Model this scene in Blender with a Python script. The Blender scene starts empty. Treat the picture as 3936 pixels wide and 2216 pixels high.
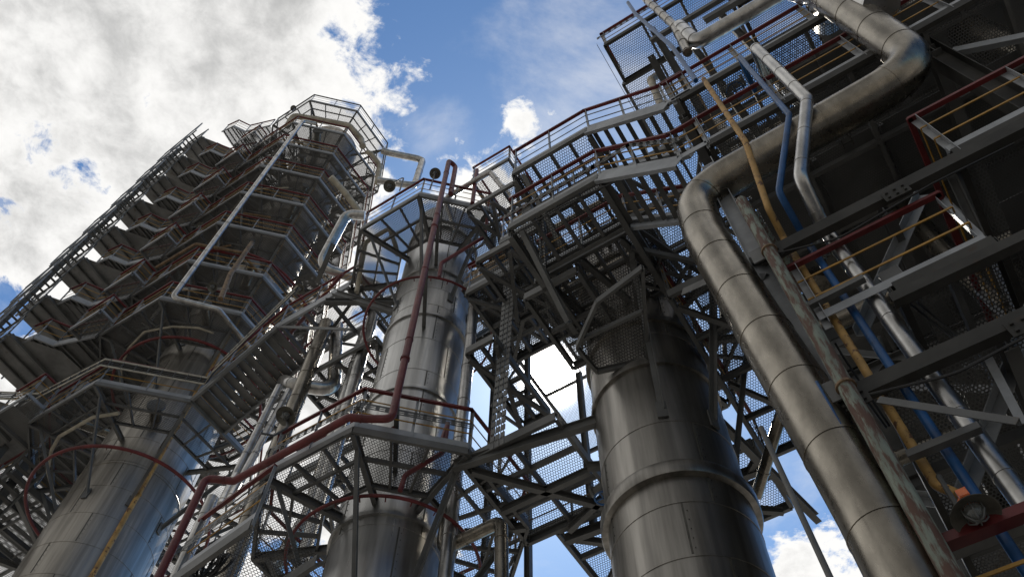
import bpy, math, random
from mathutils import Vector as V, Matrix
random.seed(7)
sc = bpy.context.scene
C = sc.collection
EYE = 1.6
PI = math.pi
TH = math.radians(123.3)            # compass heading of the plant's long axis (world X) seen from the camera

# ------------------------------------------------------------------ camera model (solved from vanishing points)
def nrm(a):
    l = math.sqrt(sum(x*x for x in a)); return [x/l for x in a]
def dot3(a, b): return sum(x*y for x, y in zip(a, b))
def cross3(a, b): return [a[1]*b[2]-a[2]*b[1], a[2]*b[0]-a[0]*b[2], a[0]*b[1]-a[1]*b[0]]
F = 3300.0; PW, PH = 3936, 2216
cup = nrm([50.0, -1810.0, F])
cyh = nrm([-cup[0]*cup[2], -cup[1]*cup[2], 1-cup[2]*cup[2]])
cxh = [-x for x in cross3(cup, cyh)]
def heading_to_plant(x, y, z):
    return V((x*math.sin(TH)+y*math.cos(TH), -x*math.cos(TH)+y*math.sin(TH), z))
def camaxis(i): return heading_to_plant(cxh[i], cyh[i], cup[i])
def at(px, py, h):
    """world point h metres above eye level seen in photo pixel (px,py); used to survey the plant"""
    p = [px-PW/2, py-PH/2, F]
    r = heading_to_plant(dot3(cxh, p), dot3(cyh, p), dot3(cup, p))
    r = r*(h/r.z); return V((r.x, r.y, h+EYE))
def W(u, v, h): return V((u, v, h+EYE))

cam = bpy.data.cameras.new('camera'); camo = bpy.data.objects.new('camera', cam); C.objects.link(camo)
rx, dn, fw = camaxis(0), camaxis(1), camaxis(2)
m = Matrix((( rx.x, -dn.x, -fw.x, 0), (rx.y, -dn.y, -fw.y, 0), (rx.z, -dn.z, -fw.z, EYE), (0, 0, 0, 1)))
camo.matrix_world = m
cam.sensor_width = 36; cam.lens = 36*F/PW; cam.clip_start = 0.05; cam.clip_end = 20000
sc.camera = camo

# ------------------------------------------------------------------ node helpers
class NT:
    def __init__(s, tree): s.t = tree; s.n = tree.nodes; s.l = tree.links
    def new(s, typ, **kw):
        n = s.n.new(typ)
        for k, v in kw.items(): setattr(n, k, v)
        return n
    def put(s, sock, val):
        if hasattr(val, 'links'): s.l.new(val, sock)
        elif val is not None: sock.default_value = val
    def math(s, op, a, b=None, c=None, clamp=False):
        n = s.new('ShaderNodeMath', operation=op, use_clamp=clamp)
        s.put(n.inputs[0], a); s.put(n.inputs[1], b)
        if c is not None: s.put(n.inputs[2], c)
        return n.outputs[0]
    def vmath(s, op, a, b=None, out=0):
        n = s.new('ShaderNodeVectorMath', operation=op); s.put(n.inputs[0], a)
        if b is not None: s.put(n.inputs[1], b)
        return n.outputs[out]
    def noise(s, vec, scale, detail=4, rough=.55, dist=0):
        n = s.new('ShaderNodeTexNoise'); s.put(n.inputs['Vector'], vec)
        n.inputs['Scale'].default_value = scale; n.inputs['Detail'].default_value = detail
        n.inputs['Roughness'].default_value = rough; n.inputs['Distortion'].default_value = dist
        return n.outputs[0]
    def ramp(s, fac, stops):
        n = s.new('ShaderNodeValToRGB'); s.put(n.inputs[0], fac)
        e = n.color_ramp.elements
        while len(e) > len(stops): e.remove(e[-1])
        while len(e) < len(stops): e.new(1)
        for el, (p, c) in zip(e, stops):
            el.position = p; el.color = (c, c, c, 1) if not isinstance(c, tuple) else (*c, 1)
        return n.outputs[0]
    def sstep(s, x, a, b):
        n = s.new('ShaderNodeMapRange', interpolation_type='SMOOTHSTEP'); s.put(n.inputs[0], x)
        n.inputs[1].default_value = a; n.inputs[2].default_value = b
        return n.outputs[0]
    def mix(s, f, a, b):
        n = s.new('ShaderNodeMix', data_type='RGBA')
        s.put(n.inputs[0], f)
        for i, v in ((6, a), (7, b)):
            if isinstance(v, tuple): v = (*v, 1) if len(v) == 3 else v
            s.put(n.inputs[i], v)
        return n.outputs[2]

MATS = {}
def material(name, base, metal=0.0, rough=.5, var=.25, scale=(3, 3, 3), nscale=2.0, bump=0.0, second=None, thr=(.5, .6), rvar=.12, spec=.5, bscale=3.0, panels=False):
    m = bpy.data.materials.new(name); m.use_nodes = True; nt = NT(m.node_tree)
    b = nt.n['Principled BSDF']
    co = nt.new('ShaderNodeTexCoord').outputs['Object']
    mp = nt.new('ShaderNodeMapping'); nt.put(mp.inputs[0], co); mp.inputs['Scale'].default_value = scale
    f = nt.noise(mp.outputs[0], nscale, 6, .6)
    dark = tuple(c*(1-var) for c in base); lite = tuple(min(1, c*(1+var)) for c in base)
    col = nt.mix(nt.sstep(f, .3, .7), dark, lite)
    if second:
        f2 = nt.noise(mp.outputs[0], nscale*2.3, 8, .65)
        s = nt.sstep(f2, *thr); col = nt.mix(s, col, second)
        if metal > 0: nt.put(b.inputs['Metallic'], nt.math('MULTIPLY', nt.math('SUBTRACT', 1.0, s), metal))
    nt.put(b.inputs['Base Color'], col)
    if not (second and metal > 0) and not panels: b.inputs['Metallic'].default_value = metal
    if panels:
        sp = nt.new('ShaderNodeSeparateXYZ'); nt.l.new(co, sp.inputs[0])
        row = nt.math('FLOOR', nt.math('MULTIPLY', nt.math('SUBTRACT', sp.outputs[2], EYE+.2), 1/1.05))
        an = nt.math('FLOOR', nt.math('ADD', nt.math('MULTIPLY', nt.math('ARCTAN2', sp.outputs[1], sp.outputs[0]), 4/(2*PI)), nt.math('MULTIPLY', row, .37)))
        cv = nt.new('ShaderNodeCombineXYZ'); nt.put(cv.inputs[0], row); nt.put(cv.inputs[1], an)
        wn = nt.new('ShaderNodeTexWhiteNoise', noise_dimensions='2D'); nt.l.new(cv.outputs[0], wn.inputs[0])
        pv = nt.math('ADD', nt.math('MULTIPLY', wn.outputs[0], .34), .80)
        col = nt.vmath('SCALE', col); nt.put(col.node.inputs['Scale'], pv)
        ms = nt.new('ShaderNodeMapping'); nt.put(ms.inputs[0], co); ms.inputs['Scale'].default_value = (5, 5, .22)
        st = nt.sstep(nt.noise(ms.outputs[0], 2.2, 7, .6), .60, .74)
        dirt = nt.math('MULTIPLY', st, nt.noise(co, .9, 3))
        col = nt.mix(dirt, col, (.11, .085, .06))
        nt.put(b.inputs['Metallic'], nt.math('SUBTRACT', 1.0, nt.math('MULTIPLY', dirt, .8)))
    fr = nt.noise(mp.outputs[0], nscale*3.7, 4)
    nt.put(b.inputs['Roughness'], nt.math('ADD', nt.math('MULTIPLY', nt.math('SUBTRACT', fr, .5), rvar*2), rough, clamp=True))
    b.inputs['Specular IOR Level'].default_value = spec
    if bump:
        bn = nt.new('ShaderNodeBump'); bn.inputs['Strength'].default_value = bump; bn.inputs['Distance'].default_value = .05
        nt.put(bn.inputs['Height'], nt.noise(co, bscale, 3)); nt.l.new(bn.outputs[0], b.inputs['Normal'])
    MATS[name] = m; return m

def mesh_grating(name, base, pitch=(.05, .075), strand=.2, metal=.35):
    """expanded metal: stretched honeycomb cut out of the sheet, real openings seen from either side"""
    m = bpy.data.materials.new(name); m.use_nodes = True; nt = NT(m.node_tree)
    b = nt.n['Principled BSDF']; b.inputs['Metallic'].default_value = metal; b.inputs['Roughness'].default_value = .55
    co = nt.new('ShaderNodeTexCoord').outputs['Object']
    sx = 1/pitch[0]; sy = 1.155/pitch[1]
    p = nt.vmath('MULTIPLY', co, (sx, sy/1.0, 0))
    R3 = math.sqrt(3)
    def cell(off):
        q = nt.vmath('ADD', p, off)
        q = nt.vmath('WRAP', q, (1, R3, 1)); q.node.inputs[2].default_value = (0, 0, 0)
        return nt.vmath('SUBTRACT', q, (.5, R3/2, 0))
    qa, qb = cell((0, 0, 0)), cell((.5, R3/2, 0))
    def hexd(q):
        a = nt.vmath('ABSOLUTE', q)
        d1 = nt.vmath('DOT_PRODUCT', a, (1, 0, 0), out=1)
        d2 = nt.vmath('DOT_PRODUCT', a, (.5, R3/2, 0), out=1)
        return nt.math('MAXIMUM', d1, d2)
    d = nt.math('MINIMUM', hexd(qa), hexd(qb))
    solid = nt.math('GREATER_THAN', d, .5*(1-strand))
    f = nt.noise(co, 1.2, 4)
    nt.put(b.inputs['Base Color'], nt.mix(f, tuple(c*.7 for c in base), tuple(c*1.3 for c in base)))
    tr = nt.new('ShaderNodeBsdfTransparent'); mx = nt.new('ShaderNodeMixShader')
    nt.l.new(solid, mx.inputs[0]); nt.l.new(tr.outputs[0], mx.inputs[1]); nt.l.new(b.outputs[0], mx.inputs[2])
    nt.l.new(mx.outputs[0], nt.n['Material Output'].inputs[0])
    MATS[name] = m; return m

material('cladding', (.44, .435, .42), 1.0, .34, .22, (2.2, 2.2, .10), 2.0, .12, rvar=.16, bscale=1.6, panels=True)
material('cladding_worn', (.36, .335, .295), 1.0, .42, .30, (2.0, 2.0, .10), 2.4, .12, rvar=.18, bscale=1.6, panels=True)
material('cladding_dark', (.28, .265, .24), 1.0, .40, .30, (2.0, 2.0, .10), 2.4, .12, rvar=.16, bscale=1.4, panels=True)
material('pipe_cladding', (.46, .45, .43), 1.0, .31, .25, (2, 2, 1), 2.6, .02, rvar=.12, bscale=2.5)
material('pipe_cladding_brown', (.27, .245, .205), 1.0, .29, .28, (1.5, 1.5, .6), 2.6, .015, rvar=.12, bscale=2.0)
material('insulation_cream', (.40, .36, .28), .0, .6, .25, (1, 1, 1), 3, .2)
material('seam_dark', (.12, .115, .10), .5, .6, .2)
material('galvanized', (.29, .30, .31), .3, .45, .18, (1, 1, 1), 2.5, 0, rvar=.1)
material('steel_grey', (.13, .13, .125), .15, .55, .22, (1, 1, 1), 1.8, 0, second=(.16, .12, .085), thr=(.62, .78))
material('steel_dark', (.11, .109, .104), .1, .6, .25, (1, 1, 1), 1.8, 0)
material('steel_plate', (.19, .187, .178), .1, .6, .3, (1, 1, 1), 1.2, 0, second=(.09, .07, .05), thr=(.55, .75))
material('beam_dark', (.05, .048, .043), 0, .7, .3, (1, 1, 1), 1.8, 0, second=(.06, .042, .03), thr=(.58, .75), spec=.3)
material('red_paint', (.13, .016, .016), 0, .5, .3, (1, 1, 1), 3, 0, second=(.13, .05, .035), thr=(.6, .75))
material('red_pipe_paint', (.15, .03, .03), 0, .5, .25, (1, 1, 1), 3, .05, second=(.18, .08, .075), thr=(.5, .75))
material('yellow_paint', (.36, .19, .025), 0, .5, .25, (1, 1, 1), 4, 0, second=(.22, .11, .03), thr=(.6, .75))
material('yellow_rusty', (.44, .26, .08), 0, .6, .25, (1, 1, 1), 4, .15, second=(.13, .06, .03), thr=(.55, .62))
material('blue_paint', (.015, .085, .24), 0, .4, .3, (1, 1, 1), 3, .05, second=(.015, .04, .08), thr=(.58, .75))
material('rust_pipe', (.20, .23, .19), 0, .75, .3, (1.3, 1.3, .22), 7, .25, second=(.105, .055, .038), thr=(.42, .56))
material('rust_brown', (.20, .13, .07), 0, .7, .35, (1, 1, 1), 4, .2, second=(.09, .05, .03), thr=(.5, .65))
material('orange_paint', (.60, .14, .035), 0, .45, .2, (4, 4, 4), 3, .05)
material('lamp_dish', (.16, .155, .13), .3, .4, .3, (4, 4, 4), 2)
material('cable_black', (.02, .02, .02), 0, .5, .3)
material('concrete', (.24, .222, .195), 0, .85, .3, (1, 1, 1), .4, .2)
mesh_grating('grating', (.075, .075, .073))
mesh_grating('grating_dense', (.125, .124, .118), (.05, .075), .42, 0.0)
mesh_grating('grating_coarse', (.15, .15, .145), (.04, .06), .3, 0.0)
g = bpy.data.materials.new('lamp_glass'); g.use_nodes = True; gb = g.node_tree.nodes['Principled BSDF']
gb.inputs['Base Color'].default_value = (.75, .78, .75, 1); gb.inputs['Roughness'].default_value = .08
gb.inputs['Transmission Weight'].default_value = .85; MATS['lamp_glass'] = g

# ------------------------------------------------------------------ mesh builder
class MB:
    def __init__(s): s.v = []; s.f = []
    def quadstrip(s, rings, closed=True, cap=True):
        n = len(rings[0]); base = len(s.v)
        for r in rings: s.v += r
        for i in range(len(rings)-1):
            for j in range(n if closed else n-1):
                a = base+i*n+j; b = base+i*n+(j+1) % n
                s.f.append((a, b, b+n, a+n))
        if cap and closed:
            s.f.append(tuple(base+j for j in reversed(range(n))))
            s.f.append(tuple(base+(len(rings)-1)*n+j for j in range(n)))
        return s
    def bar(s, p, q, w, d, up=None, off=(0, 0)):
        """rectangular bar p->q, w across, d along 'up'"""
        t = (q-p).normalized(); up = up or V((0, 0, 1))
        if abs(t.dot(up)) > .97: up = V((1, 0, 0)) if abs(t.x) < .9 else V((0, 1, 0))
        sd = t.cross(up).normalized(); n = sd.cross(t)
        p = p+sd*off[0]+n*off[1]; q = q+sd*off[0]+n*off[1]
        c = [sd*(a*w/2)+n*(b*d/2) for a, b in ((-1, -1), (1, -1), (1, 1), (-1, 1))]
        return s.quadstrip([[p+x for x in c], [q+x for x in c]])
    def ibeam(s, p, q, w, d, tk=.014, up=None):
        s.bar(p, q, w, tk, up, (0, d/2-tk/2)); s.bar(p, q, w, tk, up, (0, -d/2+tk/2)); s.bar(p, q, tk, d-2*tk, up); return s
    def channel(s, p, q, w, d, side=1, tk=.012, up=None):
        s.bar(p, q, tk, d, up, (side*(w/2-tk/2), 0))
        s.bar(p, q, w-tk, tk, up, (-side*tk/2, d/2-tk/2)); s.bar(p, q, w-tk, tk, up, (-side*tk/2, -d/2+tk/2)); return s
    def angle(s, p, q, w, side=1, tk=.01, up=None):
        s.bar(p, q, tk, w, up, (side*w/2, 0)); s.bar(p, q, w-tk, tk, up, (-side*tk/2, w/2-tk/2)); return s
    def tube(s, pts, r, bend=0, n=14, seam=0, seamr=.012, seamw=.03, cap=True):
        path = [pts[0]]
        for i in range(1, len(pts)-1):
            a, b, c = pts[i-1], pts[i], pts[i+1]
            d1, d2 = (a-b), (c-b); l = min(d1.length, d2.length)*.48
            ang = d1.angle(d2)
            if bend <= 0 or ang > 3.1: path.append(b); continue
            tl = min(l, bend/math.tan(ang/2)); p1 = b+d1.normalized()*tl; p2 = b+d2.normalized()*tl
            k = max(3, int((PI-ang)/.22))
            for j in range(k+1):
                t = j/k; path.append(p1*(1-t)**2+b*2*t*(1-t)+p2*t*t)
        path.append(pts[-1])
        rings = []; prev = None; L = 0; segs = []
        for i, p in enumerate(path):
            t = (path[min(i+1, len(path)-1)]-path[max(i-1, 0)]).normalized()
            if prev is None:
                ref = V((0, 0, 1)) if abs(t.z) < .9 else V((1, 0, 0)); nn = t.cross(ref).normalized()
            else: nn = (prev-t*prev.dot(t)).normalized()
            prev = nn; bb = t.cross(nn); segs.append((p, t, nn, bb))
            rings.append([p+nn*(r*math.cos(2*PI*j/n))+bb*(r*math.sin(2*PI*j/n)) for j in range(n)])
        s.quadstrip(rings, cap=cap)
        if seam:
            nxt = seam*.5; L = 0
            for i in range(len(path)-1):
                a, b = path[i], path[i+1]; l = (b-a).length
                while L+l >= nxt and l > 1e-6:
                    t = (b-a)/l; p = a+t*(nxt-L); nn = segs[i][2]; nn = (nn-t*nn.dot(t)).normalized(); bb = t.cross(nn)
                    rr = [(0.0, r*.98), (0.002, r+seamr), (seamw-.002, r+seamr), (seamw, r*.98)]
                    s.quadstrip([[p+t*z+nn*(q*math.cos(2*PI*j/n))+bb*(q*math.sin(2*PI*j/n)) for j in range(n)] for z, q in rr], cap=False)
                    nxt += seam
                L += l
        return s
    def lathe(s, c, prof, n=64, cap=False):
        return s.quadstrip([[V((c.x+r*math.cos(2*PI*j/n), c.y+r*math.sin(2*PI*j/n), z)) for j in range(n)] for r, z in prof], cap=cap)
    def lathe_axis(s, o, ax, prof, n=24, cap=False):
        ax = ax.normalized(); ref = V((0, 0, 1)) if abs(ax.z) < .9 else V((1, 0, 0)); a = ax.cross(ref).normalized(); b = ax.cross(a)
        return s.quadstrip([[o+ax*z+a*(r*math.cos(2*PI*j/n))+b*(r*math.sin(2*PI*j/n)) for j in range(n)] for r, z in prof], cap=cap)
    def poly(s, pts, tk=0):
        b = len(s.v); n = len(pts); s.v += list(pts); s.f.append(tuple(range(b, b+n)))
        if tk:
            s.v += [p+V((0, 0, tk)) for p in pts]; s.f.append(tuple(reversed(range(b+n, b+2*n))))
            for j in range(n): s.f.append((b+j, b+(j+1) % n, b+n+(j+1) % n, b+n+j))
        return s
    def annulus(s, inner, outer):
        b = len(s.v); n = len(outer); s.v += list(inner)+list(outer)
        for j in range(n):
            k = (j+1) % n; s.f.append((b+j, b+k, b+n+k, b+n+j))
        return s
    def build(s, name, mat, parent=None, smooth=False):
        o0 = V((0, 0, 0)); r = parent
        if r is not None:
            while r.parent: r = r.parent
            o0 = r.location
        else:
            lo = V((min(p.x for p in s.v), min(p.y for p in s.v), min(p.z for p in s.v)))
            hi = V((max(p.x for p in s.v), max(p.y for p in s.v), max(p.z for p in s.v)))
            o0 = V(((lo.x+hi.x)/2, (lo.y+hi.y)/2, lo.z))
        me = bpy.data.meshes.new(name); me.from_pydata([tuple(p-o0) for p in s.v], [], s.f)
        me.materials.append(MATS[mat])
        if smooth:
            me.shade_smooth(); me.set_sharp_from_angle(angle=math.radians(38))
        me.update()
        o = bpy.data.objects.new(name, me); C.objects.link(o)
        if parent is not None: o.parent = parent
        else: o.location = o0
        return o

def tag(o, label, cat, group=None):
    o['label'] = label; o['category'] = cat
    if group: o['group'] = group
    return o
def thing(name, loc, label, cat, group=None):
    o = bpy.data.objects.new(name, None); o.empty_display_size = .3; C.objects.link(o); o.location = loc
    return tag(o, label, cat, group)
def dup(root, loc, label):
    r = root.copy(); C.objects.link(r); r.location = loc; r['label'] = label
    def rec(src, dst):
        for ch in list(src.children):
            c = ch.copy(); C.objects.link(c); c.parent = dst; rec(ch, c)
    rec(root, r); return r

# ------------------------------------------------------------------ recurring plant pieces
def railing(parent, pts, h=1.12, spacing=1.25, post_w=.05, rails=2, mats=('red_paint', 'yellow_paint', 'galvanized'), toe=True, toe_h=.15, hr=.032, closed=False, skip_first=False):
    """pts are deck-edge points; handrail carries mid rails, posts and toe plate as its own pieces"""
    P = list(pts)+([pts[0]] if closed else [])
    up = V((0, 0, h))
    mb = MB()
    for a, b in zip(P, P[1:]):
        e = (b-a).normalized()*hr*.6
        mb.bar(a+up-e, b+up+e, hr*2, hr*1.5)
    hand = mb.build('handrail', mats[0], parent)
    for k in range(rails):
        z = V((0, 0, h*(k+1)/(rails+1)+.04)); mb = MB()
        for a, b in zip(P, P[1:]): mb.bar(a+z, b+z, .012, .028)
        mb.build('mid_rail', mats[1], hand)
    for i, (a, b) in enumerate(zip(P, P[1:])):
        L = (b-a).length; n = max(1, round(L/spacing)); t = (b-a).normalized()
        for k in range(n+(1 if i == len(P)-2 and not closed else 0)):
            p = a+(b-a)*(k/n)
            if k == 0: p = p+t*.04
            MB().angle(p-V((0, 0, .12)), p+V((0, 0, h-.02)), post_w, 1, .008, up=t).build('post', mats[2], hand)
        if toe:
            MB().bar(a+V((0, 0, toe_h/2+.01)), b+V((0, 0, toe_h/2+.01)), .008, toe_h).build('toe_plate', mats[2], hand)
    return hand

def octpts(cx, cy, inr, z, rot=0):
    R = inr/math.cos(PI/8)
    return [V((cx+R*math.cos(PI/8+k*PI/4+rot), cy+R*math.sin(PI/8+k*PI/4+rot), z)) for k in range(8)]

def oct_platform(name, cx, cy, h, r_col, inr, label, cat='platform', group=None, brace_drop=2.3, edges=range(8), open_edge=None,
                 rail_mats=('red_paint', 'yellow_paint', 'galvanized'), mid=True, rail_on=True, beam=.14, grate='grating', gap=.45, inner_edges=True):
    t = thing(name, W(cx, cy, h), label, cat, group)
    z = h+EYE
    O = octpts(cx, cy, inr, z); I = octpts(cx, cy, r_col+gap, z); M = octpts(cx, cy, (inr+r_col+gap)/2, z)
    up = V((0, 0, beam+.012))
    E = [k % 8 for k in edges]
    mb = MB()
    for k in E:
        j = (k+1) % 8; mb.poly([I[k]+up, O[k]+up, O[j]+up, I[j]+up])
    mb.build('deck', grate, t)
    zb = V((0, 0, beam/2))
    for k in E:
        j = (k+1) % 8
        MB().channel(O[k]+zb, O[j]+zb, .06, beam, 1).build('edge_beam', 'steel_grey', t)
        MB().channel(I[k]+zb, I[j]+zb, .05, beam*.8, -1).build('inner_beam', 'steel_grey', t)
        if mid: MB().bar(M[k]+zb, M[j]+zb, .05, beam*.6).build('joist', 'steel_dark', t)
        n = 3
        for a in range(1, n):
            f = a/n; MB().bar(I[k].lerp(I[j], f)+zb, O[k].lerp(O[j], f)+zb, .045, beam*.55).build('joist', 'steel_dark', t)
    ks = sorted(set(E+[(k+1) % 8 for k in E]))
    c = V((cx, cy, z))
    for k in ks:
        dirv = (O[k]-c); dirv.z = 0; dirv.normalize()
        MB().ibeam(c+dirv*r_col+zb-V((0, 0, .02)), O[k]+zb-dirv*.03-V((0, 0, .02)), .09, beam+.02).build('radial_beam', 'steel_grey', t)
        a = O[k]-dirv*(inr-r_col)*.22-V((0, 0, .03)); b = c+dirv*(r_col+.02)-V((0, 0, brace_drop))
        MB().angle(a, b, .09, 1, .012).build('brace', 'steel_grey', t)
        MB().bar(b-V((0, 0, .18)), b+V((0, 0, .18)), .16, .03, up=dirv).build('bracket_plate', 'steel_grey', t)
    if rail_on:
        run = [O[(E[0]+i) % 8]+up for i in range(len(E)+1)] if len(E) < 8 else [p+up for p in O]
        railing(t, run, closed=len(E) == 8, mats=rail_mats)
    return t

def rect_deck(t, u0, u1, v0, v1, h, nu=3, nv=2, edge='steel_grey', grate='grating', beam=.16, joist='steel_dark'):
    z = h+EYE
    MB().poly([V((u0, v0, z+beam+.01)), V((u1, v0, z+beam+.01)), V((u1, v1, z+beam+.01)), V((u0, v1, z+beam+.01))]).build('deck', grate, t)
    zb = z+beam/2
    for a, b, s in (((u0, v0), (u1, v0), 1), ((u1, v0), (u1, v1), 1), ((u1, v1), (u0, v1), 1), ((u0, v1), (u0, v0), 1)):
        MB().channel(V((*a, zb)), V((*b, zb)), .07, beam, s).build('edge_beam', edge, t)
    for i in range(1, nu):
        u = u0+(u1-u0)*i/nu; MB().bar(V((u, v0+.04, zb)), V((u, v1-.04, zb)), .06, beam*.7).build('joist', joist, t)
    for i in range(1, nv):
        v = v0+(v1-v0)*i/nv; MB().bar(V((u0+.04, v, zb-.012)), V((u1-.04, v, zb-.012)), .06, beam*.62).build('joist', joist, t)

def pipe(name, pts, r, label, mat='pipe_cladding', bend=None, seam=1.0, cat='pipe', group=None, n=20, seamr=.010):
    mb = MB().tube(pts, r, r*2.2 if bend is None else bend, n, seam, seamr, .03)
    return tag(mb.build(name, mat, None, True), label, cat, group)

def ring_pipe(cx, cy, h, R, r, label, arms=6):
    t = thing('ring_pipe', W(cx, cy, h), label, 'pipe')
    c = W(cx, cy, h); n = 72
    rings = []
    for i in range(n+1):
        a = 2*PI*i/n; o = c+V((math.cos(a), math.sin(a), 0))*R; d = V((math.cos(a), math.sin(a), 0))
        rings.append([o+d*(r*math.cos(2*PI*j/10))+V((0, 0, r*math.sin(2*PI*j/10))) for j in range(10)])
    MB().quadstrip(rings, cap=False).build('ring', 'red_paint', t, True)
    for i in range(24):
        a = 2*PI*(i+.5)/24; d = V((math.cos(a), math.sin(a), 0)); o = c+d*(R-.02)
        MB().tube([o, o-d*.07-V((0, 0, .05))], .012, 0, 6).build('nozzle', 'red_paint', t)
    return t

def column(name, cx, cy, r, h0, h1, seams, bands, label, mat, rot=0.0):
    """insulated tower clad in sheet: lapped courses (seams) and thicker rings (bands)"""
    t = thing(name, V((cx, cy, 0)), label, 'column')
    prof = [(r, h0+EYE)]
    hs = sorted(s for s in seams if h0 < s < h1)
    for s in hs:
        z = s+EYE; prof += [(r, z-.02), (r+.008, z-.018), (r+.008, z+.016), (r, z+.02)]
    prof += [(r, h1+EYE), (r*.8, h1+EYE+.35), (r*.4, h1+EYE+.55), (.02, h1+EYE+.6)]
    mb = MB().lathe(V((cx, cy, 0)), prof, 96)
    sh = mb.build('shell', mat, t, True)
    allh = [h0]+hs+[h1]
    mb = MB(); k = 0
    for a, b in zip(allh, allh[1:]):
        for q in range(4):
            ang = rot+q*PI/2+(.42 if k % 2 else 0); d = V((math.cos(ang), math.sin(ang), 0)); tg = V((-d.y, d.x, 0))
            p = V((cx, cy, 0))+d*(r+.001)
            mb.bar(p+V((0, 0, a+EYE+.03)), p+V((0, 0, b+EYE-.03)), .028, .010, up=d)
            zz = a+.12
            while zz < b-.08:
                o = p+tg*.05+V((0, 0, zz+EYE)); mb.bar(o-d*.001, o+d*.008, .014, .014); zz += .16
        k += 1
    mb.build('seam_strip', 'seam_dark', sh)
    for (hb, hw, tk) in bands:
        z = hb+EYE
        MB().lathe(V((cx, cy, 0)), [(r-.01, z-hw/2), (r+tk, z-hw/2), (r+tk+.004, z), (r+tk, z+hw/2), (r-.01, z+hw/2+.03)], 96).build('band', mat, t, True)
    return t

def i_thing(name, p, q, w, d, label, mat='steel_grey', kind='ibeam', cat='beam'):
    mb = MB(); getattr(mb, kind)(p, q, w, d) if kind != 'angle' else mb.angle(p, q, w)
    return tag(mb.build(name, mat), label, cat)

def floodlight(pos, aim, size, label, arm=None, box=True):
    """dome floodlight: orange body, wide dish with a caged glass dome"""
    t = thing('floodlight', pos, label, 'floodlight'); ax = aim.normalized(); s = size
    MB().lathe_axis(pos-ax*s*.95, ax, [(.02*s, 0), (.3*s, .02*s), (.36*s, .12*s), (.36*s, .55*s), (.3*s, .62*s), (.3*s, .75*s)], 24, True).build('body', 'orange_paint', t, True)
    MB().lathe_axis(pos-ax*s*.3, ax, [(.3*s, 0), (.55*s, .06*s), (.85*s, .22*s), (.98*s, .36*s), (1.0*s, .40*s), (.97*s, .40*s), (.83*s, .26*s), (.54*s, .10*s), (.3*s, .04*s)], 36).build('dish', 'lamp_dish', t, True)
    MB().lathe_axis(pos-ax*s*.3, ax, [(.3*s, 0), (.3*s, .1*s), (.12*s, .2*s), (.14*s, .42*s), (.01, .5*s)], 20).build('bulb', 'seam_dark', t, True)
    gl = MB().lathe_axis(pos-ax*s*.25, ax, [(.40*s, 0), (.42*s, .2*s), (.38*s, .42*s), (.26*s, .58*s), (.1*s, .66*s), (.01*s, .67*s)], 24).build('glass_dome', 'lamp_glass', t, True)
    ref = V((0, 0, 1)) if abs(ax.z) < .9 else V((1, 0, 0)); a = ax.cross(ref).normalized(); b = ax.cross(a)
    for k in range(3):
        d = a*math.cos(k*PI/3)+b*math.sin(k*PI/3)
        MB().tube([pos-ax*s*.2+d*.46*s, pos+ax*s*.2+d*.46*s, pos+ax*s*.5+d*.2*s, pos+ax*s*.5-d*.2*s, pos+ax*s*.2-d*.46*s, pos-ax*s*.2-d*.46*s], .012*s+.004, .1*s, 6).build('guard_bar', 'steel_grey', t)
    if box:
        o = pos-ax*s*.62+a*s*.5
        MB().bar(o-ax*s*.26, o+ax*s*.26, s*.42, s*.34, up=a).build('junction_box', 'orange_paint', t)
        MB().bar(o-ax*s*.22, o+ax*s*.22, s*.36, s*.03, up=a, off=(0, s*.18)).build('box_lid', 'orange_paint', t)
    if arm: MB().tube(arm, .022, .1, 8).build('arm', 'steel_grey', t, True)
    return t

# ------------------------------------------------------------------ zoom-window helpers used while surveying (photo pixels)
def ZW(x, y, s): return lambda a, b: (x+a*s, y+b*s)
z1 = ZW(0, 300, .5517); z2 = ZW(0, 1050, .804); z3 = ZW(900, 1300, .6318); z4 = ZW(1200, 550, .5517); zA = ZW(0, 1100, .4828)
zB = ZW(600, 900, .4138); zT = ZW(1000, 350, .3794); z9 = ZW(1850, 1416, .5517)

# ================================================================== GROUND
MB().poly([V((-3000, -3000, 0)), V((3000, -3000, 0)), V((3000, 3000, 0)), V((-3000, 3000, 0))]).build('ground', 'concrete')['kind'] = 'structure'

# ================================================================== THE THREE COLUMNS
AX, AY, AR = -19.2, 8.88, 1.53
BX, BY, BR = -8.3, 8.7, 1.02
CX, CY, CR = -2.73, 8.7, 1.04
column('distillation_column', AX, AY, AR, -1.6, 49.5, [i*1.05+.2 for i in range(-1, 47)], [(19.0, .05, .012)],
       'tall silver clad column at left wrapped in nine octagonal platforms', 'cladding_worn', .3)
column('distillation_column', BX, BY, BR, -1.6, 25.0, [11.1, 12.0, 13.1, 14.2, 15.9, 17.2, 18.8, 19.65, 8.9, 7.8, 6.7, 5.6],
       [(20.7, .16, .05), (18.3, .10, .045), (15.2, .12, .04), (11.35, .10, .05), (23.5, .2, .06)],
       'bright silver clad column standing in the middle of the picture', 'cladding', .9)
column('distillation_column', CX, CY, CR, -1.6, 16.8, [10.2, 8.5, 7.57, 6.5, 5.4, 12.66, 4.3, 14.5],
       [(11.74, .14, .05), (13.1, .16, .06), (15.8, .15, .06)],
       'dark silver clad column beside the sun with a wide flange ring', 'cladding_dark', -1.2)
cC = [o for o in C.objects if o.get('label', '').startswith('dark silver clad')][0]
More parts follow.
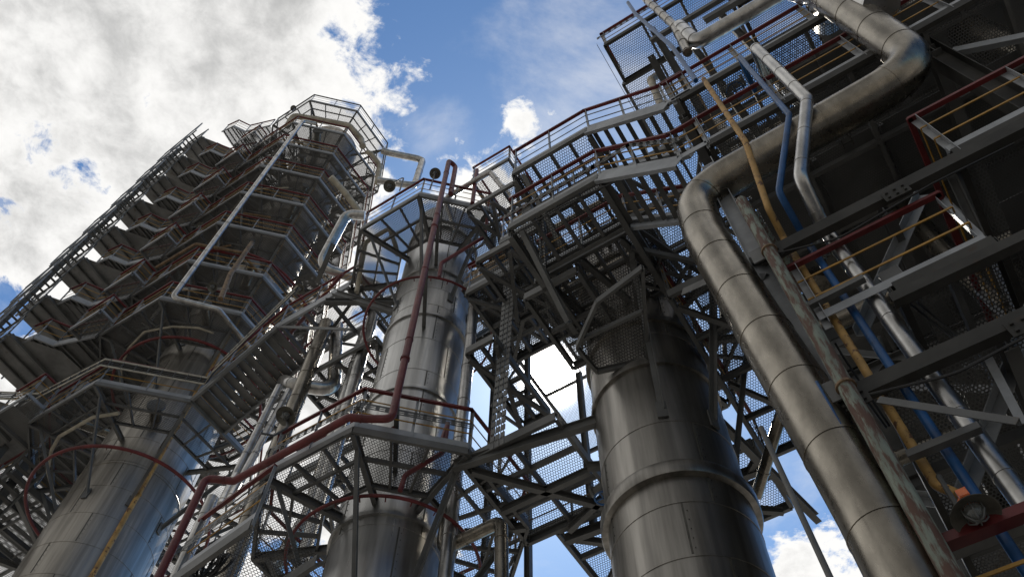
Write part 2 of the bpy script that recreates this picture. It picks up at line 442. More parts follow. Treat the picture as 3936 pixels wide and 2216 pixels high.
MB().lathe(V((CX, CY, 0)), [(CR-.01, 8.98+EYE), (CR+.085, 8.99+EYE), (CR+.10, 9.02+EYE), (CR+.10, 9.20+EYE), (CR+.085, 9.23+EYE), (CR-.01, 9.27+EYE)], 96).build('flange_ring', 'cladding_dark', cC, True)

# ================================================================== LEFT COLUMN: platforms
LV = [20.0, 24.9, 27.65, 31.0, 34.2, 37.4, 40.7, 43.8, 47.9]
names = ['lowest octagonal platform on the left column, carrying a cable tray', 'second octagonal platform up the left column, with a silver pipe bend at its front',
         'third octagonal platform up the left column, behind the rusty scaffold poles', 'fourth octagonal platform up the left column', 'fifth octagonal platform up the left column, the middle one of nine',
         'sixth octagonal platform up the left column', 'seventh octagonal platform up the left column, third from the top', 'eighth octagonal platform up the left column, just below the top one',
         'topmost octagonal platform on the left column with pale rails against the clouds']
p1 = oct_platform('octagonal_platform', AX, AY, LV[0], AR, 3.28, names[0], grate='grating', group='octagonal platforms of the left column')
p2 = oct_platform('octagonal_platform', AX, AY, LV[1], AR, 3.28, names[1], grate='grating_dense', gap=.2, group='octagonal platforms of the left column')
for i in range(2, 8): dup(p2, W(AX, AY, LV[i]), names[i])
oct_platform('octagonal_platform', AX, AY, LV[8], AR, 3.28, names[8], group='octagonal platforms of the left column', rail_mats=('steel_grey', 'galvanized', 'galvanized'), gap=.9)
ring_pipe(AX, AY, 18.4, 2.6, .05, 'red ring pipe around the left column under its lowest platform')
ring_pipe(AX, AY, 24.1, 2.55, .05, 'red ring pipe around the left column under its second platform')
ring_pipe(AX, AY, 29.9, 2.9, .05, 'red ring pipe around the left column behind the rusty poles')
# rusty yellow strip up the column
ang = math.atan2(-AY, -AX)+.10
d = V((math.cos(ang), math.sin(ang), 0)); o = V((AX, AY, 0))+d*(AR+.09)
tag(MB().tube([o+V((0, 0, .05)), o+V((0, 0, 47))], .07, 0, 10, 3, .02).build('riser_pipe', 'yellow_rusty', None, True), 'thin rusty yellow pipe running straight up the left column', 'pipe')

# ---- stair tower at the far left
st = thing('stair_tower', V((-23.6, 5.0, 0)), 'grey stair tower with dark landings stacked along the left edge of the picture', 'stair tower')
levels = [12.0, 15.0, 18.2, 21.6, 24.9, 27.7, 31, 34.2, 37.4, 40.7, 43.8, 47.2]
for i, h in enumerate(levels):
    u = -23.25-(h-27.7)*.045; z = h+EYE
    MB().poly([V((u, 3.9, z)), V((u+.02, 4.0, z)), V((u+.95, 5.35, z)), V((u+1.0, 6.9, z)), V((u-1.6, 6.9, z)), V((u-1.6, 3.9, z))], .02).build('landing_plate', 'steel_plate', st)
    MB().channel(V((u+.03, 3.95, z-.06)), V((u-.15, 6.2, z-.06)), .08, .16).build('edge_beam', 'steel_grey', st)
    MB().channel(V((u, 3.88, z-.06)), V((u-1.6, 3.88, z-.06)), .08, .16).build('edge_beam', 'galvanized', st)
    for k in (.5, 1.05): MB().bar(V((u-k, 3.95, z-.05)), V((u-k-.1, 6.1, z-.05)), .05, .1).build('rib', 'steel_dark', st)
    railing(st, [V((u+.02, 3.86, z)), V((u-1.6, 3.86, z)), V((u-1.6, 6.2, z))], rails=3, mats=('steel_grey', 'galvanized', 'galvanized'), toe=False)
    if i < len(levels)-1:
        h2 = levels[i+1]; uu = -23.25-(h2-27.7)*.045
        for vv in (3.55, 4.0):     # flight hung outside the landings
            MB().channel(V((u-1.5, vv-.1, z)), V((uu-.1, vv-.1, h2+EYE)), .05, .2).build('stringer', 'steel_grey', st)
        n = 11
        for k in range(1, n):
            f = k/n; p = V((u-1.5, 3.47, z)).lerp(V((uu-.1, 3.47, h2+EYE)), f)
            MB().bar(p, p+V((0, .41, 0)), .09, .025).build('tread', 'steel_dark', st)
        railing(st, [V((u-1.5, 3.40, z+.1)), V((uu-.1, 3.40, h2+EYE+.1))], rails=3, spacing=1.3, mats=('steel_grey', 'galvanized', 'galvanized'), toe=False)
for (u, v) in ((-23.1, 6.3), (-24.9, 6.3), (-24.9, 3.8)):
    MB().ibeam(V((u, v, 0)), V((u-.9, v, 49)), .2, .2).build('post', 'steel_grey', st)

# ---- catwalks from the stair tower to each platform
prev = None
cats = ['catwalk from the stair tower to the second left column platform', 'catwalk from the stair tower to the third left column platform', 'catwalk from the stair tower to the fourth left column platform',
        'catwalk from the stair tower to the fifth left column platform', 'catwalk from the stair tower to the sixth left column platform', 'catwalk from the stair tower to the seventh left column platform',
        'catwalk from the stair tower to the eighth left column platform', 'top catwalk from the stair tower, its pale rail against the clouds']
def catwalk(h, label):
    t = thing('catwalk', W(-23.2, 5, h), label, 'catwalk', 'catwalks between stair tower and left column')
    z = h+EYE
    near = [(-23.35, 4.35), (-22.6, 4.45), (-22.25, 5.05), (-20.75, 5.55)]; far = [(-23.6, 6.5), (-22.7, 6.5), (-22.3, 6.6), (-20.9, 6.9)]
    mb = MB()
    for (a, b), (c, e) in zip(zip(near, near[1:]), zip(far, far[1:])): mb.poly([V((*a, z+.15)), V((*b, z+.15)), V((*e, z+.15)), V((*c, z+.15))])
    mb.build('deck', 'grating_dense' if h > 47 else 'steel_plate', t)
    for P in (near, far):
        for a, b in zip(P, P[1:]): MB().channel(V((*a, z+.07)), V((*b, z+.07)), .06, .15, 1).build('edge_beam', 'galvanized', t)
    for (a, b), (c, e) in zip(zip(near, near[1:]), zip(far, far[1:])):
        for f in (.15, .5, .85): MB().bar(V((*a, z+.07)).lerp(V((*b, z+.07)), f), V((*c, z+.07)).lerp(V((*e, z+.07)), f), .05, .09).build('joist', 'steel_dark', t)
    railing(t, [V((*p, z+.15)) for p in near], spacing=.8)
    return t
c0 = None
for h, lb in zip(LV[1:], cats):
    if c0 is None: c0 = catwalk(h, lb)
    elif h > 47: catwalk(h, lb)
    else: dup(c0, W(-23.2, 5, h), lb)

fl = ['second', 'third', 'fourth', 'fifth', 'sixth', 'seventh', 'eighth']
f0 = None
for h, nm in zip(LV[1:8], fl):
    lb = 'dark ribbed floor plate between stair tower and the %s left platform' % nm
    if f0: dup(f0, W(-24.5, 6.4, h), lb); continue
    t = f0 = thing('plated_floor', W(-24.5, 6.4, h), lb, 'floor', 'ribbed floor plates beside the left column'); z = h+EYE
    MB().poly([V((-27.5, 6.3, z+.12)), V((-21.2, 6.3, z+.12)), V((-21.2, 12.5, z+.12)), V((-27.5, 12.5, z+.12))], .02).build('plate', 'steel_plate', t)
    for k in range(20): MB().bar(V((-27.4+k*.32, 6.35, z+.08)), V((-27.4+k*.32, 12.4, z+.08)), .05, .08).build('rib', 'steel_grey', t)
    MB().channel(V((-27.5, 6.3, z+.05)), V((-21.2, 6.3, z+.05)), .07, .2).build('edge_beam', 'steel_grey', t)
far = thing('deck', W(-26, 8, 19.7), 'broad dark mesh deck at the far left beside the left column foot', 'platform')
rect_deck(far, -31, -22.2, 6.6, 15, 19.7, 9, 6, 'steel_grey', 'grating_dense', .24)
railing(far, [W(-31, 6.6, 19.9), W(-22.2, 6.6, 19.9)])
far2 = thing('deck', W(-26, 9, 24.6), 'broad dark ribbed deck above the one at the far left', 'platform')
rect_deck(far2, -31, -24.9, 6.6, 16, 24.6, 9, 6, 'steel_grey', 'grating_dense', .24)
for a, b in (((-22.4, 7, 19.6), (-26, 14, 19.6)), ((-26, 7, 19.6), (-22.4, 14, 19.6))): MB().ibeam(W(*a), W(*b), .14, .2).build('brace', 'steel_grey', far)
for k, (hh, vv) in enumerate(((16.5, 9.6), (14.6, 9.2))):
    pipe('branch_pipe', [W(-28, vv, hh), W(-20.4, vv, hh)], .16-.03*k, ['cream pipe entering the left column foot from the left', 'lower grey pipe entering the left column foot from the left'][k], ['insulation_cream', 'pipe_cladding_brown'][k], seam=1.1)
for (u, v, w_) in ((-23.0, 11.5, .3), (-26.5, 11.5, .3), (-22.6, 6.9, .22)):
    tag(MB().ibeam(W(u, v, -1.6), W(u, v, 24.6), w_, w_).build('steel_post', 'steel_grey'), 'steel post at far left, %s' % {-23.0: 'right behind the left column', -26.5: 'outermost behind the stair tower', -22.6: 'slimmer and just left of the column'}[u], 'post')

# ---- side landings poking out of the octagon's left-front corner, each with a flight of steps hung under it
lw = ['first', 'second', 'third', 'fourth', 'fifth', 'sixth', 'seventh', 'eighth']
l0 = None
for i in range(8):
    h0 = LV[i]; lb = 'red railed side landing at the left corner of the %s left platform' % lw[i]
    if l0: dup(l0, W(-20.9, 5.0, h0), lb); continue
    t = l0 = thing('side_landing', W(-20.9, 5.0, h0), lb, 'landing', 'side landings of the left column')
    z = h0+EYE
    MB().poly([V((-21.3, 4.9, z+.15)), V((-19.9, 4.9, z+.15)), V((-19.9, 6.3, z+.15)), V((-21.3, 6.3, z+.15))]).build('deck', 'grating_dense', t)
    MB().channel(V((-21.3, 4.88, z+.08)), V((-19.9, 4.88, z+.08)), .06, .15).build('edge_beam', 'galvanized', t)
    MB().channel(V((-21.3, 4.9, z+.08)), V((-21.3, 6.3, z+.08)), .06, .15).build('edge_beam', 'steel_grey', t)
    railing(t, [V((-21.25, 4.9, z+.15)), V((-19.95, 4.9, z+.15)), V((-19.95, 5.5, z+.15))], spacing=1.3)
    a = V((-21.3, 6.3, z+.1)); b = V((-23.1, 6.3, z-2.9))
    for dv in (0, .8): MB().channel(a+V((0, dv, 0)), b+V((0, dv, 0)), .05, .2).build('stringer', 'steel_grey', t)
    for k in range(1, 12):
        p = a.lerp(b, k/12); MB().bar(p+V((0, .03, 0)), p+V((0, .77, 0)), .14, .03).build('tread', 'steel_dark', t)

rr = random.Random(3)
nth = ['first', 'second', 'third', 'fourth', 'fifth', 'sixth', 'seventh', 'eighth']
for i in range(8):
    h = LV[i]; 
    for k, (a, what) in enumerate(((-2.1+rr.uniform(-.15, .3), 'front'), (-.9+rr.uniform(-.2, .4), 'right side'))):
        d = V((math.cos(a), math.sin(a), 0)); z = h+1.0+rr.uniform(0, 1.0); L = rr.uniform(.5, 1.3); q = rr.uniform(.09, .2)
        t = thing('nozzle', W(AX+d.x*AR, AY+d.y*AR, z), 'flanged nozzle on the %s of the left column above its %s platform' % (what, nth[i]), 'nozzle')
        o = W(AX+d.x*AR, AY+d.y*AR, z)
        MB().tube([o, o+d*L], q, 0, 14).build('neck', 'pipe_cladding_brown', t, True)
        MB().lathe_axis(o+d*L, d, [(q, -.04), (q*1.5, -.04), (q*1.5, .04), (.02, .04)], 18).build('collar', 'steel_grey', t, True)
    a = rr.uniform(-2.9, -2.2); pts = []
    for j in range(7):
        aa = a+j*rr.uniform(.28, .36); R_ = rr.uniform(2.5, 2.7); pts.append(W(AX+R_*math.cos(aa), AY+R_*math.sin(aa), h-.18))
    tag(MB().tube(pts, rr.uniform(.03, .07), .2, 8).build('service_pipe', rr.choice(['pipe_cladding', 'red_paint', 'insulation_cream', 'steel_grey', 'rust_brown']), None, True), 'small service pipe slung under the %s left column platform' % nth[i], 'pipe')
    u = AX+rr.uniform(-2.2, 1.2); p0 = W(u, AY-3.2, h+.55)
    t = thing('junction_box', p0, 'small grey box on the front railing of the %s left column platform' % nth[i], 'box')
    MB().bar(p0-V((0, 0, .2)), p0+V((0, 0, .2)), .34, .14, up=V((0, 1, 0))).build('case', 'galvanized', t)
    MB().bar(p0-V((0, .08, .18)), p0+V((0, -.08, .18)), .3, .015, up=V((0, 1, 0))).build('lid', 'steel_grey', t)
# ---- pipes on the left column
pipe('thin_pipe', [at(*zB(900, 1085), 24.6), at(*zB(580, 700), 24.6), at(*zB(150, 590), 24.6), at(*z1(2110, 300), 42.6), at(*zT(560, 330), 43.0)], .095,
     'long thin silver pipe slanting up across the front of the left column', bend=.25, seam=1.2)
pipe('insulated_pipe', [at(*zT(270, 360), 45.4), at(*zT(340, 250), 46.2), at(*zT(640, 300), 46.2), at(*zT(900, 350), 46.2), at(*zT(1020, 480), 46.2), at(*zT(1040, 560), 45)], .17,
     'cream insulated pipe wrapped around the left column just below the top platform', 'insulation_cream', bend=.3, seam=.9)
pipe('insulated_pipe', [at(*zT(715, 870), 36.2), at(*zT(860, 1030), 36.2), at(*zT(1010, 1230), 36.2)], .15, 'cream insulated pipe along the right side of the seventh left platform', 'insulation_cream', seam=.6)
pipe('insulated_pipe', [at(*zT(1070, 610), 41.5), at(*zT(1130, 640), 41.5), at(*zT(1215, 755), 41.5), at(*zT(1185, 930), 39)], .13, 'cream insulated pipe at the right shoulder of the left column', 'insulation_cream', bend=.3, seam=.6)
pipe('overhead_pipe', [at(*zT(1230, 600), 40.5), at(*zT(1300, 625), 40.5), at(*zT(1650, 695), 40.5), at(*zT(1565, 960), 37.1), at(*zT(1190, 905), 37.1)], .17,
     'silver pipe loop jutting out right of the left column against the bright cloud', bend=.4, seam=1.4, n=24)
# rusty scaffold poles
for a, b, hh, lb in (((0, 310), (370, 90), 29, 'rusty scaffold pole on the left rising to the knee'), ((370, 90), (800, 170), 29, 'rusty scaffold pole lying almost level across the left column'), ((800, 170), (1170, 640), 29, 'rusty scaffold pole sloping down to the right')):
    tag(MB().tube([at(*zB(*a), hh), at(*zB(*b), hh)], .06, 0, 8).build('scaffold_pole', 'rust_brown', None, True), lb, 'pole')
tag(MB().tube([at(*zB(890, 80), 28.5), at(*zB(690, 370), 25.4)], .085, 0, 10).build('vent_pipe', 'rust_brown', None, True), 'short fat rusty vent pipe crossing the scaffold poles', 'pipe')
tag(MB().tube([at(*zB(690, 370), 25.4), at(*zB(600, 600), 23.4)], .085, 0, 10).build('vent_pipe', 'rust_brown', None, True), 'rusty vent pipe below the crossing, half hidden behind the railing', 'pipe')
# ladder cable tray around the lowest platform rail
def ladder_tray(pts, w, label, side='steel_grey', cables=True, vertical=False):
    t = thing('cable_tray', pts[0], label, 'cable tray')
    up = V((0, 0, 1))
    for k, s in enumerate((0, w)):
        mb = MB()
        for a, b in zip(pts, pts[1:]): mb.bar(a+up*s, b+up*s, .02, .07)
        mb.build('side_rail', side, t)
    for a, b in zip(pts, pts[1:]):
        n = max(1, int((b-a).length/.35))
        for i in range(n): p = a.lerp(b, (i+.5)/n); MB().bar(p, p+up*w, .03, .03).build('rung', 'steel_grey', t)
    if cables:
        for k in range(3):
            mb = MB(); mb.tube([p+up*(w*(.25+.25*k))+V((.03, .03, 0)) for p in pts], .022, .1, 6); mb.build('cable', 'cable_black', t, True)
    return t
hl = 20.75
ladder_tray([W(-21.6, 4.5, hl), W(-20.5, 5.25, hl), W(-17.85, 5.4, hl), W(-15.7, 7.5, hl), W(-15.2, 7.3, hl), W(-12.6, 7.1, 22.9)], .32, 'ladder cable tray with black cables along the lowest left platform', 'insulation_cream')

# ================================================================== BRIDGE A-B
br = thing('bridge', W(-13, 7.9, 21.8), 'steel bridge with stairs joining the left column to the middle column', 'bridge')
for vv in (7.5, 8.9):
    MB().channel(W(-15.9, vv, 20.1), W(-13.3, vv, 21.9), .07, .26).build('stringer', 'steel_grey', br)
    MB().channel(W(-13.3, vv, 21.95), W(-10.6, vv, 21.95), .07, .26).build('edge_beam', 'galvanized' if vv < 8 else 'steel_grey', br)
    railing(br, [W(-15.8, vv, 20.35), W(-13.3, vv, 22.1), W(-10.6, vv, 22.1)], spacing=1.1)
for k in range(12):
    f = (k+.5)/12; p = W(-15.9, 7.5, 20.1).lerp(W(-13.3, 7.5, 21.9), f); MB().bar(p, p+V((0, 1.4, 0)), .26, .035).build('tread', 'steel_dark', br)
MB().poly([W(-13.3, 7.5, 22.09), W(-10.6, 7.5, 22.09), W(-10.6, 8.9, 22.09), W(-13.3, 8.9, 22.09)]).build('deck', 'grating', br)
for u in (-13.2, -12.3, -11.4, -10.7): MB().bar(W(u, 7.5, 21.95), W(u, 8.9, 21.95), .08, .14).build('joist', 'steel_dark', br)
for a, b in ((W(-13.2, 7.5, 21.8), W(-10.2, 7.8, 19.5)), (W(-12.0, 8.9, 21.8), W(-9.6, 8.8, 19.3)), (W(-13.2, 8.9, 21.8), W(-10.2, 7.7, 21.8))):
    MB().angle(a, b, .1).build('brace', 'steel_grey', br)
pipe('bridge_pipe', [W(-15.5, 9.2, 22.9), W(-13.6, 8.2, 22.9), W(-11.0, 7.4, 22.9)], .06, 'thin red pipe along the bridge railing', 'red_paint', seam=0, bend=.2)

# ================================================================== MIDDLE COLUMN: platforms
pl = oct_platform('octagonal_platform', BX, BY, 11.6, BR, 2.42, 'lower octagonal platform on the middle column with red handrail and open mesh floor', brace_drop=2.2, beam=.16, grate='grating', gap=.25)
pu = oct_platform('octagonal_platform', BX, BY, 22.0, BR, 2.42, 'upper octagonal platform on the middle column, near its top', brace_drop=2.6, beam=.18, gap=.15, grate='grating_dense')
def far_deck(u0, u1, v0, v1, h, label, rail=None, grate='grating_dense', nu=4, nv=3, br=2):
    t = thing('deck', W(u0, v0, h), label, 'platform')
    rect_deck(t, u0, u1, v0, v1, h, nu, nv, 'steel_grey', grate, .2)
    for k in range(br):
        a = u0+(u1-u0)*k/br; b = u0+(u1-u0)*(k+1)/br
        MB().bar(W(a, v0+.1, h-.06), W(b, v1-.1, h-.06), .08, .1).build('brace', 'steel_dark', t)
        MB().bar(W(b, v0+.1, h-.08), W(a, v1-.1, h-.08), .08, .1).build('brace', 'steel_dark', t)
    if rail: railing(t, [W(*p, h+.22) for p in rail])
    return t
far_deck(-6.3, -3.2, 11.3, 13.6, 22.2, 'distant mesh deck seen between the middle column and the walkways', [(-6.3, 11.3), (-3.2, 11.3)])
far_deck(-6.9, -4.9, 8.2, 10.0, 19.2, 'mesh deck right of the middle column below its upper platform', [(-6.9, 8.2), (-4.9, 8.2)])
far_deck(-6.0, -4.55, 6.9, 8.9, 20.6, 'mesh deck joining the upper middle platform to the walkways', None, 'grating')
far_deck(-5.1, -3.6, 6.4, 8.1, 15.9, 'mesh deck under the left end of the upper walkway', None, 'grating')
far_deck(-6.1, -4.3, 7.4, 9.55, 17.0, 'dense mesh deck just above the sun between middle and right columns', [(-6.1, 7.4), (-4.3, 7.4)], 'grating', 4, 4, 1)
far_deck(-6.6, -4.7, 8.1, 10.35, 18.6, 'second mesh deck stacked above the dense one over the sun', None, 'grating_dense', 4, 4, 2)
far_deck(-5.75, -5.12, 7.2, 9.3, 14.0, 'narrow mesh strip just left of the sun beside the cable ladder', None, 'grating', 2, 4, 1)
far_deck(-3.98, -2.9, 6.5, 8.25, 13.45, 'small mesh deck at the left shoulder of the right column beside the sun', None, 'grating', 2, 2, 0)
far_deck(-1.75, .1, 6.9, 10.2, 17.6, 'mesh deck behind the treads of the lower walkway stairs', None, 'grating', 3, 3, 1)
far_deck(-8.7, -4.0, 12.6, 18.5, 24.5, 'far mesh deck that the sun shines through', None, 'grating', 2, 2, 0)
far_deck(-1.72, -.12, 6.5, 10.6, 14.3, 'mesh deck behind the bend of the thick pipe', None, 'grating', 2, 4, 1)
far_deck(-4.4, -2.2, 9.9, 12.6, 16.8, 'mesh deck behind the right column top', None, 'grating_dense', 3, 3, 1)
far_deck(-12.6, -9.9, 8.4, 10.8, 19.6, 'mesh deck left of the middle column under the bridge', None)
far_deck(-12.9, -10.6, 9.4, 11.6, 16.6, 'mesh deck behind the silver pipes between left and middle columns', [(-12.9, 9.4), (-10.6, 9.4)], 'grating')
far_deck(-12.6, -10.3, 9.6, 12.4, 10.9, 'low mesh deck right of the left column foot', [(-12.6, 9.6), (-10.3, 9.6)], 'grating', 3, 3, 1)
tt = thing('truss', W(-6.8, 10.4, 9), 'slender lattice truss standing behind the cable ladder', 'truss')
for k in range(9):
    z = 9+k*1.6; a, b = (-7.3, -6.3) if k % 2 else (-6.3, -7.3)
    MB().angle(W(a, 10.35, z), W(b, 10.35, z+1.6), .07).build('diagonal', 'steel_grey', tt); MB().bar(W(-7.3, 10.35, z), W(-6.3, 10.35, z), .06, .06).build('rung', 'steel_grey', tt)
ring_pipe(BX, BY, 11.0, 1.74, .032, 'red ring pipe around the middle column under its lower platform')
ring_pipe(BX, BY, 19.0, 1.67, .032, 'red ring pipe around the middle column under its upper platform')
pt = thing('platform', W(-6.2, 8.0, 25.5), 'small platform with red rail standing above the middle column top', 'platform')
rect_deck(pt, -6.75, -5.35, 7.75, 9.2, 25.5, 2, 2)
railing(pt, [W(-6.75, 9.2, 25.66), W(-6.75, 7.75, 25.66), W(-5.35, 7.75, 25.66), W(-5.35, 9.2, 25.66)], spacing=1.4)
for u in (-6.7, -5.4): MB().ibeam(W(u, 9.1, 22), W(u, 9.1, 25.5), .12, .12).build('post', 'steel_grey', pt)
for k, (a, b, lb) in enumerate(((W(-11.0, 7.4, 21.7), W(-8.9, 8.0, 19.6), 'dark beam bracing the left end of the upper middle platform'), (W(-11.2, 8.8, 21.7), W(-9.3, 8.7, 18.6), 'dark beam behind the upper middle platform, nearer the column'),
                                (W(-11.3, 6.9, 21.9), W(-10.2, 6.2, 21.9), 'short beam stub at the left corner of the upper middle platform'), (W(-11.0, 7.2, 20.9), W(-9.2, 8.3, 20.9), 'level beam under the upper middle platform on its left'))):
    i_thing('steel_beam', a, b, .14, .2, lb)
pipe('branch_pipe', [W(-7.2, 7.9, 22.6), W(-7.2, 7.2, 23.6), W(-5.6, 7.2, 23.6), W(-5.2, 7.6, 22.2)], .08, 'crooked silver pipe crowding the top of the middle column', bend=.2, seam=.5)
pipe('branch_pipe', [W(-9.0, 7.6, 22.4), W(-9.0, 7.0, 23.2), W(-9.9, 7.0, 23.2), W(-10.3, 7.6, 21.4)], .07, 'small crooked pipe on the left of the middle column top', 'insulation_cream', bend=.2, seam=.5)
floodlight(W(-7.0, 6.4, 23.6), V((.2, -.5, -1)), .17, 'tiny floodlight on the front rail of the upper middle platform', [W(-7.0, 6.4, 23.7), W(-7.0, 6.35, 22.3)], False)
# the long red water pipe
pipe('fire_water_pipe', [W(-10.3, 5.86, -1.5), at(*z2(985, 978), 11.75), at(*z2(1110, 992), 11.75), at(*z3(0, 865), 11.75), at(*z3(700, 478), 11.75), at(*z3(800, 488), 11.75), W(-6.63, 6.47, 11.75), W(-6.63, 6.47, 24.3), W(-6.56, 6.72, 24.3), W(-6.56, 6.74, 22.2)], .072,
     'long dull red pipe climbing from bottom left and up the front of the middle column', 'red_pipe_paint', bend=.15, seam=3.0, n=18)
pipe('drain_pipe', [at(*z3(960, 540), 12.4), at(*z3(1000, 585), 12.3), at(*z3(1260, 625), 12.3), at(*z3(1300, 515), 13.0)], .04, 'short red pipe along the mid rail of the lower middle platform', 'red_pipe_paint', seam=0, bend=.12)
pipe('drain_pipe', [at(*z3(1300, 515), 13.0), at(*z3(1275, 690), 12.0), at(*z3(1040, 830), 11.35), at(*z3(1010, 925), 11.0)], .045, 'thin red pipe dropping from the rail to the ring under the lower middle platform', 'red_pipe_paint', seam=0, bend=.15)
pipe('drain_pipe', [at(*z4(1238, 370), 23.3), at(*z4(1205, 650), 20.9), at(*z4(900, 835), 19.8), at(*z4(885, 935), 19.05)], .05, 'thin red pipe dropping to the ring under the upper middle platform', 'red_pipe_paint', seam=0, bend=.15)
pipe('vent_pipe', [W(-6.2, 7.3, 22.2), W(-6.2, 7.3, 24.8)], .06, 'short red stub pipe beside the tall red pipe', 'red_pipe_paint', seam=0)
# insulated pipes flanking the middle column
pipe('downcomer_pipe', [at(*zT(1060, 1262), 25.9), at(*zT(880, 1245), 25.9), at(*zB(1512, 300), 23.7), at(*zB(2090, 485), 23.7), W(-10.3, 8.6, 9.0), W(-10.3, 8.6, -1.5)], .165,
     'shiny silver pipe stepping over and running down the left side of the middle column', bend=.42, seam=1.3, n=24)
pipe('downcomer_pipe', [at(*z4(1430, 760), 21.2), at(*z4(1150, 905), 20.6), W(-6.72, 8.5, 12.4), W(-6.72, 8.5, 8.8)], .13, 'silver pipe running down the right side of the middle column', bend=.25, seam=1.3)
pipe('overhead_pipe', [W(-6.9, 8.6, 12.0), at(*z3(1265, 1285), 10.75), at(*z3(1625, 1110), 10.75), at(*z3(1628, 1450), 9.5), at(*z3(1632, 1450), 9.5)-V((0, 0, 4))], .115, 'dull grey crooked pipe right of the middle column below its lower platform', 'pipe_cladding_brown', bend=.2, seam=1.1)
pipe('overhead_pipe', [at(*z2(1612, 250), 22.5), at(*z2(1595, 560), 19.0), at(*z2(1385, 528), 19.0), at(*z2(1330, 500), 24.5)], .19, 'silver elbow pipe in the gap between left and middle columns', bend=.4, seam=1.0, n=24)
pipe('conduit', [at(*z2(1335, 540), 17.2), at(*z2(1125, 965), 14.0), W(-11.2, 6.9, 12.6)], .085, 'left one of two slim silver pipes leaning beside the red pipe', bend=.2, seam=1.0)
pipe('conduit', [at(*z2(1380, 560), 17.2), at(*z2(1165, 960), 14.0), W(-11.0, 6.9, 12.6)], .085, 'right one of two slim silver pipes leaning beside the red pipe', bend=.2, seam=1.0)
pipe('downcomer_pipe', [W(-11.75, 7.0, 13.2), W(-11.75, 7.0, -1.5)], .12, 'slim silver pipe behind the red pipe at the foot of the left column', seam=1.0)
pipe('downcomer_pipe', [W(-12.0, 8.2, 22), W(-12.0, 8.2, -1.5)], .21, 'thick dull silver pipe beside the foot of the left column', 'pipe_cladding_brown', seam=1.1)
pipe('downcomer_pipe', [W(-11.0, 8.9, 21.5), W(-11.0, 8.9, 14.0), W(-11.6, 8.9, 12.6), W(-11.6, 8.9, 9)], .17, 'silver pipe with an offset seen through the mesh left of the middle column', seam=1.1)

zs = ZW(500, 1700, .3559)
def perforated_tray(pts, w, label):
    t = thing('cable_tray', pts[0], label, 'cable tray'); up = V((0, 0, 1)); mb = MB()
    for a, b in zip(pts, pts[1:]):
        L = (b-a).length; e = (b-a)/L
        for s in (0, w*.36, w*.64-.0, w-.03): mb.bar(a+up*(s+.015), b+up*(s+.015), .004, .03 if s in (0, w-.03) else .022)
        n = int(L/.16)
        for k in range(n+1):
            p = a.lerp(b, k/max(1, n)); mb.bar(p, p+up*w, .07, .004, up=e.cross(up))
    mb.build('tray', 'steel_grey', t); return t
wk = thing('walkway', at(*zs(900, 1100), 8.6), 'low walkway with tray and yellow rails at the bottom between left and middle columns', 'walkway')
wa, wb = at(*zs(480, 1440), 8.8), at(*zs(1340, 830), 8.8); wd = V((.35, 1.0, 0))
MB().poly([wa, wb, wb+wd, wa+wd]).build('deck', 'grating', wk)
for q in (V((0, 0, 0)), wd): MB().channel(wa+q-V((0, 0, .1)), wb+q-V((0, 0, .1)), .07, .2).build('edge_beam', 'steel_grey', wk)
railing(wk, [wa, wb])
perforated_tray([wa+V((0, -.06, .45)), wb+V((0, -.06, .45))], .18, 'perforated cable tray along the low walkway at the bottom')
oo = octpts(BX, BY, 2.48, 12.25+EYE)
perforated_tray([oo[4], oo[5], oo[6], oo[7]], .16, 'perforated cable tray fixed to the lower middle platform railing')
floodlight(at(*z3(315, 470), 12.6), V((.05, -.4, -1)), .19, 'grey dome floodlight with orange body left of the lower middle platform', [at(*z3(315, 470), 12.8), at(*z3(325, 540), 12.3), at(*z3(240, 590), 12.0), at(*z3(160, 575), 11.9)], False)
floodlight(at(*z4(540, 300), 23.9), V((.2, -.6, -1)), .19, 'grey dome floodlight above the left rail of the upper middle platform', [at(*z4(545, 290), 24.1), at(*z4(640, 235), 24.4), at(*z4(610, 330), 23.2)], False)
floodlight(at(*z4(1410, 950), 17.5), V((-.1, -.8, -1)), .19, 'dome floodlight hanging right of the middle column above the sun', [at(*z4(1410, 950), 17.6), at(*z4(1400, 1120), 16.2)], False)
floodlight(at(*z1(2045, 212), 48.9), V((.2, -.6, -1)), .19, 'dome floodlight on the left rail of the topmost left platform', [at(*z1(2040, 215), 49), at(*z1(1990, 260), 47.5)], False)
floodlight(at(*z1(1395, 1035), 33.2), V((.2, -.6, -1)), .19, 'dome floodlight on the stairs of the left column', [at(*z1(1395, 1035), 33.4), at(*z1(1330, 1040), 33)], False)
floodlight(at(*zB(525, 490), 26), V((.2, -.6, -1)), .19, 'small floodlight with orange body under the third left platform', None, True)
floodlight(at(*zB(1330, 510), 25.5), V((.2, -.6, -1)), .19, 'dome floodlight at the bridge end of the left column', None, True)

